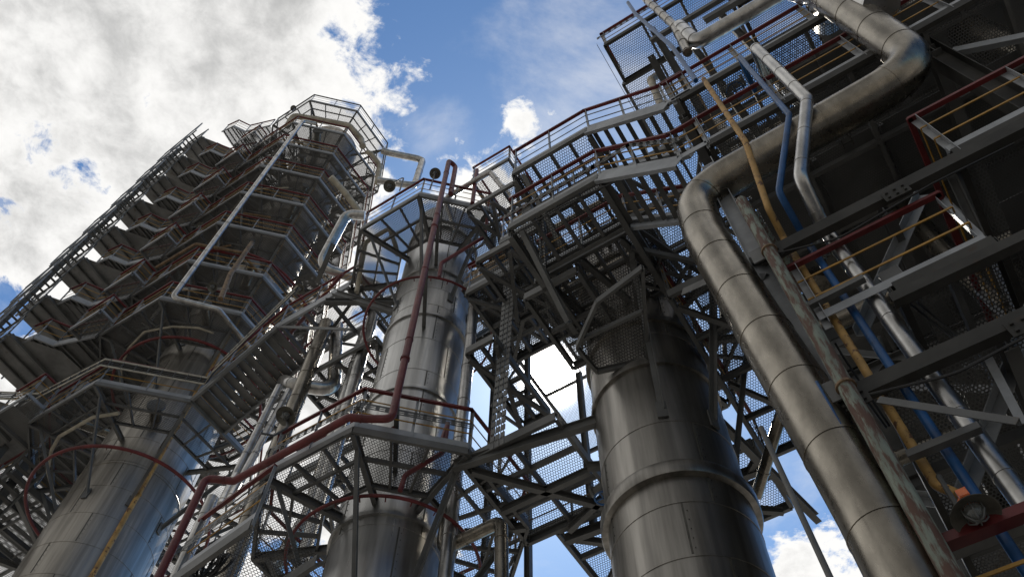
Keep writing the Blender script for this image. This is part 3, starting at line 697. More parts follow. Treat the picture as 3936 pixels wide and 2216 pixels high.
# ================================================================== DECK BETWEEN MIDDLE AND RIGHT COLUMN
dk = thing('deck', W(-5, 9, 11.6), 'open mesh deck linking the middle column to the right column at low level', 'platform')
rect_deck(dk, -6.1, -4.2, 7.85, 10.05, 11.6, 2, 3, 'steel_grey', 'grating', .2)
for u0, v0, u1, v1 in ((-5.95, 7.95, -4.3, 9.95), (-6.0, 9.0, -4.2, 9.0), (-4.2, 8.9, -3.6, 9.2), (-5.2, 10.0, -3.4, 9.3)):
    MB().ibeam(W(u0, v0, 11.48), W(u1, v1, 11.48), .1, .16).build('brace', 'steel_dark', dk)
MB().ibeam(W(-6.2, 7.75, 11.55), W(-3.5, 8.2, 11.55), .12, .22).build('main_beam', 'steel_dark', dk)
MB().ibeam(W(-5.4, 10.2, 11.5), W(-1.6, 10.5, 11.5), .12, .2).build('main_beam', 'steel_dark', dk)
railing(dk, [W(-6.1, 10.05, 11.8), W(-4.2, 10.05, 11.8)], mats=('steel_grey', 'rust_brown', 'steel_grey'))
bk = thing('deck', W(-3, 11, 11.6), 'mesh deck with cross bracing behind the foot of the right column', 'platform')
rect_deck(bk, -5.5, -1.6, 10.1, 11.75, 11.62, 4, 2, 'steel_grey', 'grating', .2)
for a, b in (((-1.75, 11.6), (-3.6, 10.2)), ((-1.7, 10.3), (-3.4, 11.7)), ((-3.7, 10.2), (-5.3, 11.6)), ((-3.7, 11.6), (-5.3, 10.2))):
    MB().ibeam(W(*a, 11.5), W(*b, 11.5), .09, .14).build('brace', 'steel_dark', bk)
MB().ibeam(W(-1.3, 12.1, 11.52), W(-1.9, 9.0, 11.52), .12, .2).build('main_beam', 'steel_dark', bk)
bk2 = thing('deck', W(-1, 9, 11.6), 'mesh deck with blue sky showing through, right of the right column', 'platform')
rect_deck(bk2, -1.62, -.2, 7.2, 11.2, 12.4, 2, 4, 'steel_grey', 'grating', .2)
for a, b in (((-1.55, 7.4), (-.3, 9.0)), ((-.3, 9.1), (-1.5, 11.0)), ((-.3, 11.1), (-1.5, 9.2))): MB().ibeam(W(*a, 12.3), W(*b, 12.3), .08, .12).build('brace', 'steel_dark', bk2)
railing(bk2, [W(-1.6, 7.2, 12.6), W(-1.6, 11.2, 12.6)], mats=('red_paint', 'yellow_paint', 'steel_dark'))
pipe('branch_pipe', [W(-1.75, 9.6, 10.0), W(-.2, 8.0, 10.6)], .09, 'short brown pipe from the right column to the pipe rack', 'pipe_cladding_brown', seam=.8)
# perforated riser tray left of the sun
vt = thing('cable_ladder', W(-5.1, 7.5, 11), 'perforated vertical cable ladder just left of the sun', 'cable tray')
for k, off in enumerate((0, .1, .2)):
    a = W(-5.28+off, 7.5, 11.2); b = W(-5.12+off, 7.5, 17.4); mb = MB()
    for s in (0, .05): mb.bar(a+V((s, 0, 0)), b+V((s, 0, 0)), .012, .012)
    for q in range(32): p = a.lerp(b, q/32); mb.bar(p, p+V((.08, 0, 0)), .02, .13, up=V((0, 0, 1)))
    mb.build('tray', 'steel_grey', vt)
# posts carrying the decks
for (u, v, h0, h1, lb) in ((-3.45, 6.3, 13.6, 16.3, 'short steel post between the two walkways'), (-4.85, 10.3, 11.6, 16.6, 'slender steel post just right of the sun behind the column'),
                           (-6.3, 10.4, 9, 24, 'steel post behind the cable ladder left of the sun'), (-7.3, 10.4, 9, 24, 'steel post right behind the middle column')):
    tag(MB().ibeam(W(u, v, h0), W(u, v, h1), .12, .12).build('steel_post', 'steel_dark'), lb, 'post')

# ================================================================== RIGHT COLUMN: upper platform + walkways
oct_platform('octagonal_platform', CX, CY, 13.65, CR, 2.0, 'octagonal mesh platform around the top of the right column', brace_drop=3.2, gap=.3, rail_on=False, beam=.16, edges=[6, 7, 8, 9])
zk = ZW(1691, 768, .5967)
fd = thing('deck', at(*zk(1200, 800), 11.95), 'mesh deck on the front left of the right column, just above the sun', 'platform')
fp = [at(*zk(*q), 11.95) for q in ((1300, 420), (1335, 1010), (1010, 1085), (880, 930), (1010, 640))]
MB().poly(fp).build('deck', 'grating', fd)
for a, b in zip(fp, fp[1:]+fp[:1]): MB().channel(a-V((0, 0, .08)), b-V((0, 0, .08)), .05, .14).build('edge_beam', 'steel_grey', fd)
MB().bar(at(*zk(905, 900), 11.88), at(*zk(1305, 715), 11.88), .05, .1).build('joist', 'steel_grey', fd)
def walkway(h, u0, u1, uS, hS, label, hot):
    t = thing('walkway', W(u0, 5.25, h), label, 'walkway')
    rect_deck(t, u0, u1, 5.25, 6.28, h, 4, 1, 'steel_grey', 'grating', .18)
    w = .2
    # short flight down to the pipe rack
    for v in (5.25, 6.28): MB().channel(W(u1, v, h+.06), W(uS, v, hS+.06), .07, .24, 1 if v < 6 else -1).build('stringer', 'galvanized', t)
    n = 7
    for k in range(n):
        p = W(u1, 5.29, h+.06).lerp(W(uS, 5.29, hS+.06), (k+.5)/n); MB().bar(p, p+V((0, .95, 0)), .085, .03).build('tread', 'steel_dark', t)
    for v in (5.25, 6.28):
        railing(t, [W(u0, v, h+.2), W(u1, v, h+.2), W(uS, v, hS+.2), W(uS+.5, v, hS+.2)], h=1.2, spacing=.85, mats=('red_paint', 'steel_grey' if hot else 'yellow_paint', 'galvanized'), toe=True)
    MB().ibeam(W(u0+.2, 5.35, h-.02), W(u0+.35, 6.6, h-1.5), .09, .12).build('brace', 'steel_grey', t)
    MB().ibeam(W(u0, 5.3, h-.1), W(u0, 7.6, h-.1), .1, .2).build('main_beam', 'steel_grey', t)
    MB().ibeam(W(u1, 5.3, h-.1), W(u1, 7.9, h-.1), .1, .2).build('main_beam', 'steel_dark', t)
    return t
walkway(13.65, -3.55, -1.75, -.42, 12.5, 'lower walkway with red rail and stairs, over the right column', False)
walkway(16.2, -3.5, -1.78, -.22, 15.1, 'upper walkway with red rail and stairs, seen against the blue sky', True)
perforated_tray([W(-3.6, 5.2, 14.15), W(-1.8, 5.2, 14.15), W(-1.1, 5.2, 14.2), W(-.3, 5.2, 13.3)], .16, 'perforated cable tray along the lower walkway rail')
for h, lb, v1 in ((13.9, 'mesh deck behind the lower walkway beside the right column', 7.9), (16.4, 'mesh deck behind the upper walkway over the right column', 9.0)):
    t = thing('deck', W(-3.5, 7.4, h), lb, 'platform')
    rect_deck(t, -4.6 if h > 15 else -3.75, -1.7, 6.5, v1, h, 5, 3, 'steel_grey', 'grating', .18)
    for k in range(3): MB().ibeam(W(-3.6+k*.8, 6.5, h-.05), W(-3.2+k*.8, v1, h-.05), .1, .16).build('brace', 'steel_dark', t)
    if h > 15: railing(t, [W(-4.6, 6.5, h+.2), W(-1.7, 6.5, h+.2)])
    pipe('bypass_pipe', [W(-3.6, 7.1 if h > 15 else 7.3, h+.75), W(-2.0, 7.1 if h > 15 else 7.3, h+.75)], .1, 'small pipe crossing above the %s walkway deck' % ('upper' if h > 15 else 'lower'), 'pipe_cladding_brown', seam=.8)

# ================================================================== PIPE RACK ON THE RIGHT
FV = 5.25                                              # the rack's street face lies in this plane
def atv(px, py, v):
    p = [px-PW/2, py-PH/2, F]
    r = heading_to_plant(dot3(cxh, p), dot3(cyh, p), dot3(cup, p)); r = r*(v/r.y)
    return V((r.x, r.y, r.z+EYE))
z5 = ZW(1850, 300, .5863); z6 = ZW(2236, 0, .66); z7 = ZW(2536, 700, .5516); z8 = ZW(2736, 1416, .5517); zr = ZW(3036, 100, .5518); zt = ZW(2236, 0, .4137); zl = ZW(3236, 1500, .4937)
rk = thing('pipe_rack', V((3, 7, 0)), 'dark steel pipe rack of beams and posts filling the right side of the picture', 'pipe rack')
for (u, v, h0, h1, w) in ((-.06, 5.42, -1.6, 12.4, .2), (3.4, 5.6, -1.6, 22, .25), (-.06, 9.4, -1.6, 21.5, .25), (3.4, 9.4, -1.6, 21.5, .25), (7.0, 5.6, -1.6, 22, .25), (7.0, 9.4, -1.6, 22, .25),
                          (.28, 5.75, 12.6, 22.3, .16), (.86, 5.9, 12.6, 22.3, .14), (1.9, 6.3, 12.6, 22.3, .16)):
    MB().ibeam(W(u, v, h0), W(u, v, h1), w, w).build('post', 'galvanized' if v == 5.42 else 'beam_dark', rk)
for (h, d, m) in ((8.88, .2, 'beam_dark'), (6.12, .18, 'beam_dark'), (7.1, .14, 'beam_dark')):
    MB().channel(W(-.02 if h != 7.1 else .85, FV, h), W(7.5, FV, h), .1, d, 1).build('main_beam', m, rk)
for h in (3.0, 6.12, 8.88, 12.4, 15.0, 19.4):
    for u in (-.06, 3.4, 7.0):
        MB().ibeam(W(u, 5.5, h), W(u, 10, h), .16, .24).build('cross_beam', 'steel_dark', rk)
    for v in (7.4, 9.4): MB().ibeam(W(-.02, v, h-.02), W(8, v, h-.02), .14, .22).build('long_beam', 'steel_dark', rk)
for h in (3.0, 6.12, 8.88): MB().ibeam(W(1.4, 5.4, h), W(1.4, 10, h), .12, .2).build('cross_beam', 'steel_dark', rk)
MB().channel(W(1.3, FV+.2, 19.5), W(8, FV+.2, 19.5), .12, .24, 1).build('main_beam', 'steel_grey', rk)
MB().bar(W(.1, FV, 19.6), W(1.9, FV, 19.6), .1, .2).build('main_beam', 'steel_dark', rk)
for a, b, w in (((1.95, 5.75, 9.45), (.5, 5.75, 7.55), .12), ((2.3, 5.75, 7.3), (.45, 5.75, 5.1), .12), ((3.3, 5.75, 6.6), (2.0, 5.75, 5.1), .12), ((.3, 7.4, 8.7), (3.2, 7.4, 6.3), .12),
                ((.2, 9.4, 12.2), (3.2, 9.4, 9), .14), ((3.2, 9.4, 6.4), (.2, 9.4, 8.7), .14), ((3.6, 5.7, 12.3), (6.8, 5.7, 9.1), .14)):
    MB().angle(W(*a), W(*b), w, 1, .012).build('brace', 'galvanized', rk)
for (u, h) in ((.0, 8.75), (.0, 6.1)): MB().bar(W(u+.02, 5.12, h-.12), W(u+.02, 5.12, h+.16), .26, .02, up=V((0, 1, 0))).build('gusset_plate', 'steel_grey', rk)
tag(MB().angle(atv(*z8(1170, 235), 5.12), atv(*z8(2140, 390), 5.12), .07, 1).build('strut', 'steel_grey'), 'dark strut crossing in front of the blue and silver pipes at lower right', 'beam')
for a, b, lb in ((z7(1030, 868), z7(1425, 668), 'upper pipe support channel clamping yellow, blue and silver pipes'), (z8(1365, 610), z8(1870, 405), 'lower pipe support channel just above the orange floodlight')):
    tag(MB().channel(atv(*a, 5.3), atv(*b, 5.3), .07, .07).build('support_channel', 'steel_grey'), lb, 'beam')
# struts from the post to the right column
tag(MB().angle(atv(*z7(385, 700), 5.8), atv(*z7(760, 680), 5.45), .12, 1).build('strut', 'galvanized'), 'light steel strut running from the rack post across the thick pipe', 'beam')
tag(MB().angle(atv(*z7(180, 770), 6.3), atv(*z7(740, 520), 5.3), .1, 1).build('strut', 'steel_grey'), 'dark steel strut above the light one, reaching the right column', 'beam')

def level(h, u0, u1, v0, v1, label, rails, nu=4, nv=2, grate='grating_coarse', rail_mats=('red_paint', 'yellow_paint', 'galvanized'), edge='beam_dark', spacing=1.3, hr=.032):
    t = thing('rack_platform', W(u0, v0, h), label, 'platform')
    rect_deck(t, u0, u1, v0, v1, h, nu, nv, edge, grate, .2)
    for r in rails: railing(t, [W(a, b, h+.22) for a, b in r], h=1.15, mats=rail_mats, spacing=spacing, post_w=.08, hr=hr, toe_h=.13)
    return t
level(3.0, -.1, 6, FV, 8.2, 'lowest rack platform, its red handrail cutting the bottom right corner', [[(-.1, 6.2), (-.1, FV), (6, FV)]], 5, 2, hr=.055)
level(6.2, .35, 7.2, 5.4, 9.0, 'mesh rack platform above the orange floodlight', [], 5, 3)
level(7.2, .95, 1.92, 5.3, 8.5, 'narrow rack platform with yellow mid rails behind the silver pipe', [[(.2, FV+.08), (1.9, FV+.08), (1.9, 8)]], 2, 3)
level(8.9, 2.3, 8, FV, 9.4, 'rack platform with a red rail corner at the far right', [[(2.3, 9), (2.3, FV), (8, FV)]], 5, 3, spacing=1.1)
level(12.55, .1, 9, FV, 10.4, 'wide rack platform just above the thick horizontal pipe', [[(.05, FV), (9, FV)]], 8, 4)
level(15.05, .05, 9.5, FV, 10.2, 'wide rack platform reached by the upper walkway', [[(-.1, FV), (9.5, FV)]], 8, 4)
level(19.6, 2.1, 10, 5.6, 10, 'high rack platform near the upper right corner', [[(2.2, 5.6), (10, 5.6)]], 6, 4)
level(21.6, -.92, 2.2, 5.3, 6.35, 'top rack platform with blue sky through its mesh', [[(-.92, 6.3), (-.92, 5.3), (2.2, 5.3)]], 3, 1, 'grating')
level(21.75, -1.0, 2.2, 6.45, 8.6, 'second top mesh panel behind the topmost rack platform', [], 3, 2, 'grating', edge='steel_grey')
# plated floors and the clad wall that close the back of the rack
for h, u0, u1, v0, v1, lb in ((12.9, .3, 9, 6.4, 12, 'dark plated floor high in the rack above the thick pipe'), (15.4, 1.9, 10, 5.9, 12, 'dark plated floor under the fat pipe at top right'), (9.2, 2.6, 8, 6.2, 10, 'dark plated floor behind the red rail corner on the right'),
                              (19.9, 3.4, 11, 6.0, 11, 'dark plated floor at the top right corner')):
    t = thing('plated_floor', W(u0, v0, h), lb, 'floor')
    MB().poly([W(u0, v0, h), W(u1, v0, h), W(u1, v1, h), W(u0, v1, h)], .01).build('plate', 'steel_plate', t)
    for k in range(1, 8): MB().bar(W(u0+(u1-u0)*k/8, v0, h-.06), W(u0+(u1-u0)*k/8, v1, h-.06), .07, .11).build('rib', 'steel_grey', t)
wl = thing('clad_wall', W(5, 11, -1.6), 'dark ribbed cladding wall closing the back of the pipe rack', 'wall')
MB().bar(W(.25, 11.2, 5.6), W(11, 11.2, 5.6), .1, 14.4).build('panel', 'steel_plate', wl)
for k in range(30): MB().bar(W(.4+k*.35, 11.13, -1.5), W(1.35+k*.35, 11.13, 12.7), .05, .12).build('rib', 'steel_grey', wl)
perforated_tray([W(-1.08, 5.25, 21.75), W(-1.08, 8.6, 21.75)], .2, 'perforated cable tray along the left edge of the top rack platform')
perforated_tray([W(-1.0, 5.2, 22.2), W(.5, 5.2, 22.2)], .2, 'perforated cable tray along the front of the top rack platform')

# ---- pipes on the rack
pipe('main_pipe', [W(.05, 5.32, -1.5), W(-.17, 5.32, 4.9), W(-.5, 5.32, 10.1), W(-.46, 5.32, 11.42), W(2.98, 5.25, 11.42), W(2.98, 5.0, 15.4), W(2.98, 5.7, 16.2)], .28,
     'thickest silver pipe, rising at right then bending into a long level run', 'pipe_cladding_brown', bend=.72, seam=.95, n=40, seamr=.006)
pipe('insulated_pipe', [W(.77, 5.45, -1.5), W(.77, 5.45, 9.2), W(.80, 4.85, 9.45), W(1.47, 4.8, 11.3), W(1.47, 4.8, 14.3), W(1.47, 5.6, 14.7)], .085,
     'silver clad slim pipe running up the right of the blue pipe', 'pipe_cladding', bend=.2, seam=.75, n=24, seamr=.005)
pipe('blue_pipe', [W(.53, 5.45, -1.5), W(.53, 5.45, 9.3), W(.52, 4.9, 9.5), W(1.18, 4.85, 11.25), W(1.2, 4.85, 14.4), W(1.2, 5.6, 14.6)], .042, 'blue painted pipe running up between the yellow and silver pipes', 'blue_paint', bend=.12, seam=0)
pipe('yellow_pipe', [W(.42, 5.45, 4.9), W(.33, 5.45, 5.05), W(.325, 5.45, 9.4), W(.33, 5.1, 9.6), W(.53, 4.95, 11.4), W(.54, 4.95, 14.6)], .042, 'flaking yellow pipe running up beside the blue pipe', 'yellow_rusty', bend=.14, seam=0)
pipe('rusty_pipe', [W(.1, 5.08, -1.5), W(.1, 5.08, 10.2), W(.28, 6.6, 10.0)], .072, 'rusty greenish pipe strapped to the left post of the rack', 'rust_pipe', bend=.14, seam=0)
for h in (8.68, 6.06):
    t = MB().lathe(W(.1, 5.08, 0)-V((0, 0, EYE)), [(.072, h+EYE-.015), (.09, h+EYE-.012), (.09, h+EYE+.012), (.072, h+EYE+.015)], 24).build('pipe_clamp', 'rust_brown', None, True)
    tag(t, 'rusty U clamp on the rusty pipe at the %s beam' % ('upper' if h > 8 else 'lower'), 'clamp')
pipe('thin_rod', [W(-.33, 4.55, -1.5), W(-.62, 4.55, 5.4)], .022, 'thin grey rod leaning against the thick pipe at the bottom', 'steel_grey', seam=0)
pipe('conduit', [W(.02, 5.05, 1), W(-.1, 5.1, 6.3)], .018, 'thin dark blue conduit along the right edge of the thick pipe', 'blue_paint', seam=0)
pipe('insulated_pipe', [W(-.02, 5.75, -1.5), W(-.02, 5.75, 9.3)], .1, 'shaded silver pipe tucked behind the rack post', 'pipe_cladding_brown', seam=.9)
pipe('header_pipe', [W(.76, 5.2, 19.2), W(.84, 5.2, 17.5), W(4.6, 5.2, 17.45)], .16, 'silver pipe with an elbow high on the rack near the top edge', 'pipe_cladding', bend=.32, seam=.6, n=24)
pipe('header_pipe', [W(3.3, 5.0, 13.6), W(2.55, 5.0, 19.0)], .3, 'fat bright silver pipe at the top edge of the picture on the right', 'pipe_cladding', seam=.8, n=32)
pipe('insulated_pipe', [atv(*zt(590, -10), 5.15), atv(*zt(860, 240), 5.15), atv(*zt(985, 490), 5.15)], .09, 'dull tan insulated pipe slanting behind the top rack platform', 'pipe_cladding_brown', bend=.1, seam=.7)
pipe('blue_pipe', [atv(*zt(430, 25), 5.1), atv(*zt(500, 130), 5.1), atv(*zt(845, 440), 5.1), atv(*zt(1060, 750), 5.1)], .045, 'navy pipe stepping down in front of the top rack platform', 'blue_paint', bend=.12, seam=0)
pipe('insulated_pipe', [atv(*zt(720, 690), 6.2), atv(*zt(640, 740), 6.0), atv(*zt(740, 985), 6.0)], .085, 'pale curved pipe behind the upper walkway stairs', 'insulation_cream', bend=.2, seam=.6)
pipe('yellow_pipe', [atv(*zt(1040, 850), 7), atv(*zt(1220, 1200), 7)], .1, 'rusty yellow pipe hidden behind the walkway stairs', 'yellow_rusty', seam=0)
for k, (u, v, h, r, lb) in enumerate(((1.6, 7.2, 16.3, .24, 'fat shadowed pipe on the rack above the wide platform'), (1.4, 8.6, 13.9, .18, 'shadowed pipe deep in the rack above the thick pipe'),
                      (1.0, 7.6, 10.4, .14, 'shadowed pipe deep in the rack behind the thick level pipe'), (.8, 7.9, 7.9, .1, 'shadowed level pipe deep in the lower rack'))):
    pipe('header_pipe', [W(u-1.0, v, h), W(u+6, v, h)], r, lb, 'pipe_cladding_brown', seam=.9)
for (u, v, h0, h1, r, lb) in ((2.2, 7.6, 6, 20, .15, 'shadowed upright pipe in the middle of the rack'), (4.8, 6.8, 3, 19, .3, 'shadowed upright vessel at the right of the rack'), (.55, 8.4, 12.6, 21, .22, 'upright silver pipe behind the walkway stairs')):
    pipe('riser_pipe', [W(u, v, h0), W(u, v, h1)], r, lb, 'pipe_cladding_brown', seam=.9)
# hand wheels / valves
def valve(pos, s, label):
    t = thing('valve', pos, label, 'valve')
    MB().lathe_axis(pos-V((s*1.2, 0, 0)), V((1, 0, 0)), [(.02, 0), (s*.6, 0), (s*.6, s*.25), (s*.35, s*.3), (s*.45, s*1.2), (s*.35, s*2.1), (s*.6, s*2.15), (s*.6, s*2.4), (.02, s*2.4)], 20).build('body', 'steel_grey', t, True)
    MB().tube([pos, pos-V((0, 0, s*1.5))], s*.12, 0, 8).build('stem', 'steel_grey', t, True)
    n = 20; c = pos-V((0, 0, s*1.5)); rg = []
    for i in range(n+1):
        a = 2*PI*i/n; dd = V((math.cos(a), math.sin(a), 0)); o = c+dd*s*.8
        rg.append([o+dd*(s*.1*math.cos(2*PI*j/6))+V((0, 0, s*.1*math.sin(2*PI*j/6))) for j in range(6)])
    MB().quadstrip(rg, cap=False).bar(c-V((s*.8, 0, 0)), c+V((s*.8, 0, 0)), .02, .02).bar(c-V((0, s*.8, 0)), c+V((0, s*.8, 0)), .02, .02).build('handwheel', 'blue_paint', t, True)
valve(W(1.0, 5.9, 16.2), .2, 'valve with handwheel behind the yellow rails at the top right')
valve(W(-4.1, 9.2, 11.2), .18, 'valve hanging under the deck just right of the sun')
def junction_box(pos, w_, h_, label, cable_to=None):
    t = thing('junction_box', pos, label, 'box')
    MB().bar(pos-V((0, 0, h_/2)), pos+V((0, 0, h_/2)), w_, .09, up=V((0, 1, 0))).build('case', 'galvanized', t)
    MB().bar(pos-V((0, .052, h_*.46)), pos+V((0, -.052, h_*.46)), w_*.92, .012, up=V((0, 1, 0))).build('lid', 'steel_grey', t)
    if cable_to:
        for k in range(2): MB().tube([pos-V((.03-.06*k, 0, h_/2)), pos-V((.03-.06*k, 0, h_/2+.25)), cable_to+V((.03*k, 0, 0))], .012, .1, 6).build('cable', 'cable_black', t, True)
junction_box(W(1.05, 5.6, 7.9), .22, .3, 'grey junction box behind the silver pipe on the rack', W(1.3, 5.9, 6.3))
junction_box(W(.2, 5.7, 7.6), .2, .26, 'grey junction box behind the rusty pipe on the rack', W(.25, 5.9, 6.3))
junction_box(W(2.7, 5.7, 7.9), .26, .34, 'grey junction box at the far right under the red rail corner', W(2.9, 5.9, 6.4))
junction_box(W(-3.2, 5.32, 14.2), .2, .26, 'small grey junction box on the lower walkway rail', None)
junction_box(W(-.3, 5.5, 16.0), .2, .3, 'small grey junction box at the top of the upper walkway stairs', None)
for k, (pts, lb) in enumerate((([W(.1, 5.15, 8.7), W(.8, 5.2, 8.45), W(1.9, 5.2, 8.6), W(2.8, 5.3, 8.75)], 'black cable sagging under the upper rack beam'), ([W(.2, 5.2, 6.0), W(.9, 5.2, 5.8), W(2.2, 5.2, 5.95)], 'black cable sagging under the lower rack beam'),
                               ([W(-3.5, 5.3, 13.5), W(-2.4, 5.2, 13.3), W(-1.4, 5.3, 13.3)], 'black cable sagging under the lower walkway'), ([W(-10.2, 6.4, 11.5), W(-9.0, 6.15, 11.35), W(-7.4, 6.2, 11.5)], 'black cable sagging under the lower middle platform'))):
    tag(MB().tube(pts, .014, .5, 6).build('cable', 'cable_black', None, True), lb, 'cable')
hc = thing('hose_coil', at(*z2(1000, 1405), 8.8), 'coil of black hoses hung at the bottom edge between left and middle columns', 'hose')
for k in range(6):
    c0_ = at(*z2(985+k*12, 1400), 8.8); rg = []
    for i in range(25):
        a = 2*PI*i/24; dd = V((math.cos(a)*.9, .25*math.cos(a+k), math.sin(a))); o = c0_+dd*(.2+.012*k)
        rg.append([o+dd*.02*math.cos(2*PI*j/6)+V((.02*math.sin(2*PI*j/6)*.3, .02*math.sin(2*PI*j/6), 0)) for j in range(6)])
    MB().quadstrip(rg, cap=False).build('hose', 'cable_black', hc, True)
# bolted flanges on the red water pipe and supports to the platform edge
fpipe = [o for o in C.objects if o.get('label', '').startswith('long dull red pipe')][0]
for p, ax in ((W(-6.63, 6.47, 13.6), V((0, 0, 1))), (W(-6.63, 6.47, 19.6), V((0, 0, 1))), (W(-10.3, 5.86, 9.4), V((0, 0, 1)))):
    MB().lathe_axis(p, ax, [(.07, -.03), (.092, -.028), (.092, -.006), (.08, 0), (.092, .006), (.092, .028), (.07, .03)], 18).build('collar', 'red_pipe_paint', fpipe, True)
for (u, v, h) in ((-6.63, 6.47, 12.4), (-6.63, 6.47, 17.6), (-6.63, 6.47, 20.8)):
    q = W(u, v, h); e = V((BX-q.x, BY-q.y, 0)).normalized()
    tag(MB().angle(q, q+e*(V((BX-q.x, BY-q.y, 0)).length-BR), .09, 1).build('pipe_bracket', 'steel_grey'), 'steel bracket holding the tall red pipe, %s' % {12.4: 'lowest, just over the lower platform', 17.6: 'middle one on the bare column', 20.8: 'highest, under the upper platform'}[h], 'bracket')
# gusset plates with bolts where the rack's beams meet its posts
for u in (-.06, 1.4, 3.4):
    for h in (8.88, 6.12):
        mb = MB(); mb.bar(W(u+.02, 5.185, h-.13), W(u+.3, 5.185, h-.13), .012, .2)
        for a in range(3):
            for b_ in range(2): p = W(u+.07+a*.09, 5.178, h-.18+b_*.1); mb.bar(p, p-V((0, .022, 0)), .028, .028)
        mb.build('gusset_plate', 'beam_dark', rk)
floodlight(atv(3166, 973, 6.1), V((0, -.2, -1)), .17, 'shadowed floodlight behind the upper rack beam near the blue pipe', [atv(3166, 973, 6.1)+V((0, 0, .15)), atv(3166, 973, 6.1)+V((.1, .2, .9))], False)
floodlight(atv(3440, 1440, 6.1), V((0, -.2, -1)), .17, 'orange bodied floodlight half hidden behind the lower rack beam', [atv(3440, 1440, 6.1)+V((0, 0, .15)), atv(3440, 1440, 6.1)+V((.1, .2, .9))], True)
tag(MB().ibeam(atv(3640, 640, 5.45), atv(3790, 960, 5.45), .1, .1).build('steel_post', 'beam_dark'), 'dark upright between the two upper rack beams at right', 'post')
tag(MB().angle(atv(3800, 1380, 5.5), atv(3936, 1640, 5.5), .07).build('steel_post', 'galvanized'), 'pale upright below the lower rack beam at the right edge', 'post')
# the big floodlight
lp = atv(*zl(1035, 955), 5.12)
floodlight(lp, V((.02, -.16, -1)), .168, 'large dome floodlight with orange body and junction box at bottom right', [lp+V((-.03, .12, .16)), lp+V((-.05, .3, .3)), lp+V((-.05, .3, .7))])

# ================================================================== SKY AND SUN
sray = [2116-PW/2, 1437-PH/2, F]
sd = heading_to_plant(dot3(cxh, sray), dot3(cyh, sray), dot3(cup, sray)).normalized()
elev = math.asin(sd.z); rot = math.atan2(sd.x, sd.y)
sun = bpy.data.lights.new('sun', 'SUN'); so = bpy.data.objects.new('sun', sun); C.objects.link(so)
sun.energy = 3.2; sun.angle = math.radians(.53); sun.color = (1, .95, .86)
so.rotation_euler = sd.to_track_quat('Z', 'Y').to_euler(); so.location = (0, 0, 80)

w = bpy.data.worlds.new('World'); sc.world = w; w.use_nodes = True; nt = NT(w.node_tree)
bg = nt.n['Background']
sky = nt.new('ShaderNodeTexSky', sky_type='NISHITA', sun_disc=False, sun_elevation=elev, sun_rotation=rot, air_density=1.0, dust_density=.3, ozone_density=1.5)
dirv = nt.new('ShaderNodeTexCoord').outputs['Generated']
sx = nt.vmath('DOT_PRODUCT', dirv, (math.sin(TH), -math.cos(TH), 0), out=1)
sy = nt.vmath('DOT_PRODUCT', dirv, (math.cos(TH), math.sin(TH), 0), out=1)
sz = nt.math('MAXIMUM', nt.vmath('DOT_PRODUCT', dirv, (0, 0, 1), out=1), .06)
cb = nt.new('ShaderNodeCombineXYZ'); nt.put(cb.inputs[0], nt.math('DIVIDE', sx, sz)); nt.put(cb.inputs[1], nt.math('DIVIDE', sy, sz))
P = cb.outputs[0]                                       # position on a flat cloud layer one unit up
sp = nt.new('ShaderNodeSeparateXYZ'); nt.l.new(P, sp.inputs[0])
n1 = nt.noise(P, 9.0, 12, .60, .3); n2 = nt.noise(P, 3.6, 8, .62, .4); n3 = nt.noise(P, 24, 12, .66, .3)
def blob(cx, cy, r, amp):
    dd = nt.vmath('DISTANCE', P, (cx, cy, 0), out=1)
    return nt.math('MULTIPLY', nt.sstep(dd, r, r*.15), amp)
cov = nt.math('MULTIPLY', nt.math('SUBTRACT', -.150, sp.outputs[0]), 3.6)
cov = nt.math('MINIMUM', nt.math('MAXIMUM', cov, -.36), .36)
for b_ in ((-.545, .385, .10, -.22), (-.66, .46, .07, -.30), (-.69, .60, .09, -.45), (-.33, 1.08, .12, -.45), (.035, .325, .085, .31), (-.035, .372, .08, .31), (-.006, .306, .04, .26), (.055, .19, .10, .22), (0, -.6, .9, .7), (.8, -.2, .7, .35), (-.05, .43, .09, .35),
           (.057, .684, .26, -.60), (.51, 1.03, .20, .58), (.06, .5, .16, .35), (-.13, .93, .2, .3), (.1, 1.05, .12, -.05), (.30, .35, .2, .22)):
    cov = nt.math('ADD', cov, blob(*b_))
nz = nt.math('ADD', nt.math('MULTIPLY', nt.math('SUBTRACT', n1, .5), 1.15), nt.math('MULTIPLY', nt.math('SUBTRACT', n3, .5), .75))
den = nt.math('ADD', cov, nz)
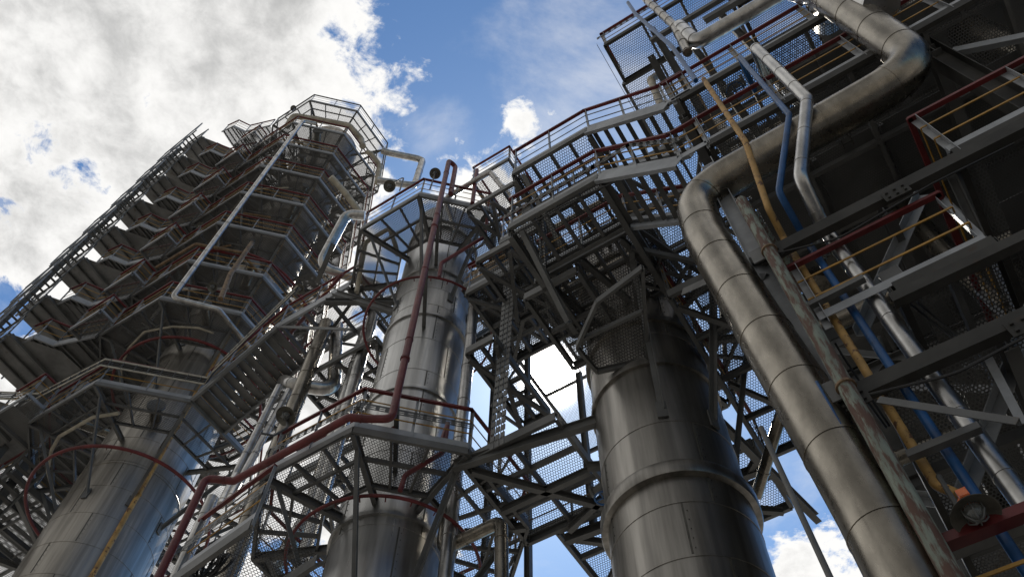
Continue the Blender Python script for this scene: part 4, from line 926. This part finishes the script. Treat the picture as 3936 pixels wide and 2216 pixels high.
wisp = nt.math('MULTIPLY', nt.sstep(nt.math('ADD', n2, nt.math('ADD', blob(.10, .25, .2, .16), blob(-.1, .33, .08, .12))), .50, .85), .55)
alpha = nt.math('MAXIMUM', nt.sstep(den, -.02, .16), wisp)
thick = nt.sstep(nt.math('ADD', den, nt.math('MULTIPLY', nt.math('SUBTRACT', n2, .5), 1.6)), .12, .85)
ccol = nt.mix(thick, (1.0, .99, .97), (.52, .52, .515))
skyc = nt.vmath('SCALE', sky.outputs[0]); skyc.node.inputs['Scale'].default_value = .112
skyt = nt.vmath('MULTIPLY', skyc, (.72, 1.02, 1.24))
base = nt.mix(alpha, skyt, ccol)
# bright haze round the sun
cosang = nt.vmath('DOT_PRODUCT', dirv, tuple(sd), out=1)
angd = nt.math('MULTIPLY', nt.math('ARCCOSINE', nt.math('MINIMUM', cosang, 1.0)), 180/PI)
core = nt.math('MULTIPLY', nt.math('EXPONENT', nt.math('MULTIPLY', nt.math('POWER', angd, 2.0), -.8)), 70.0)
halo = nt.math('MULTIPLY', nt.math('EXPONENT', nt.math('MULTIPLY', angd, -.18)), .62)
glow = nt.new('ShaderNodeMix', data_type='RGBA'); glow.blend_type = 'MULTIPLY'; glow.inputs[0].default_value = 1
gl = nt.math('ADD', core, halo); nt.put(glow.inputs[6], gl); glow.inputs[7].default_value = (1, .95, .87, 1)
tot = nt.vmath('ADD', base, glow.outputs[2])
back = nt.math('ADD', .42, nt.math('MULTIPLY', nt.sstep(nt.vmath('DOT_PRODUCT', dirv, (sd.x/math.hypot(sd.x, sd.y), sd.y/math.hypot(sd.x, sd.y), .5), out=1), -.35, .45), .58))
tot = nt.vmath('SCALE', tot); nt.put(tot.node.inputs['Scale'], back)      # the sky is dimmer away from the sun
nt.l.new(tot, bg.inputs[0]); bg.inputs[1].default_value = 1.0

sc.view_settings.view_transform = 'Standard'; sc.view_settings.look = 'None'; sc.view_settings.exposure = 0
sc.cycles.transparent_max_bounces = 40; sc.cycles.max_bounces = 7; sc.cycles.diffuse_bounces = 3; sc.cycles.glossy_bounces = 4
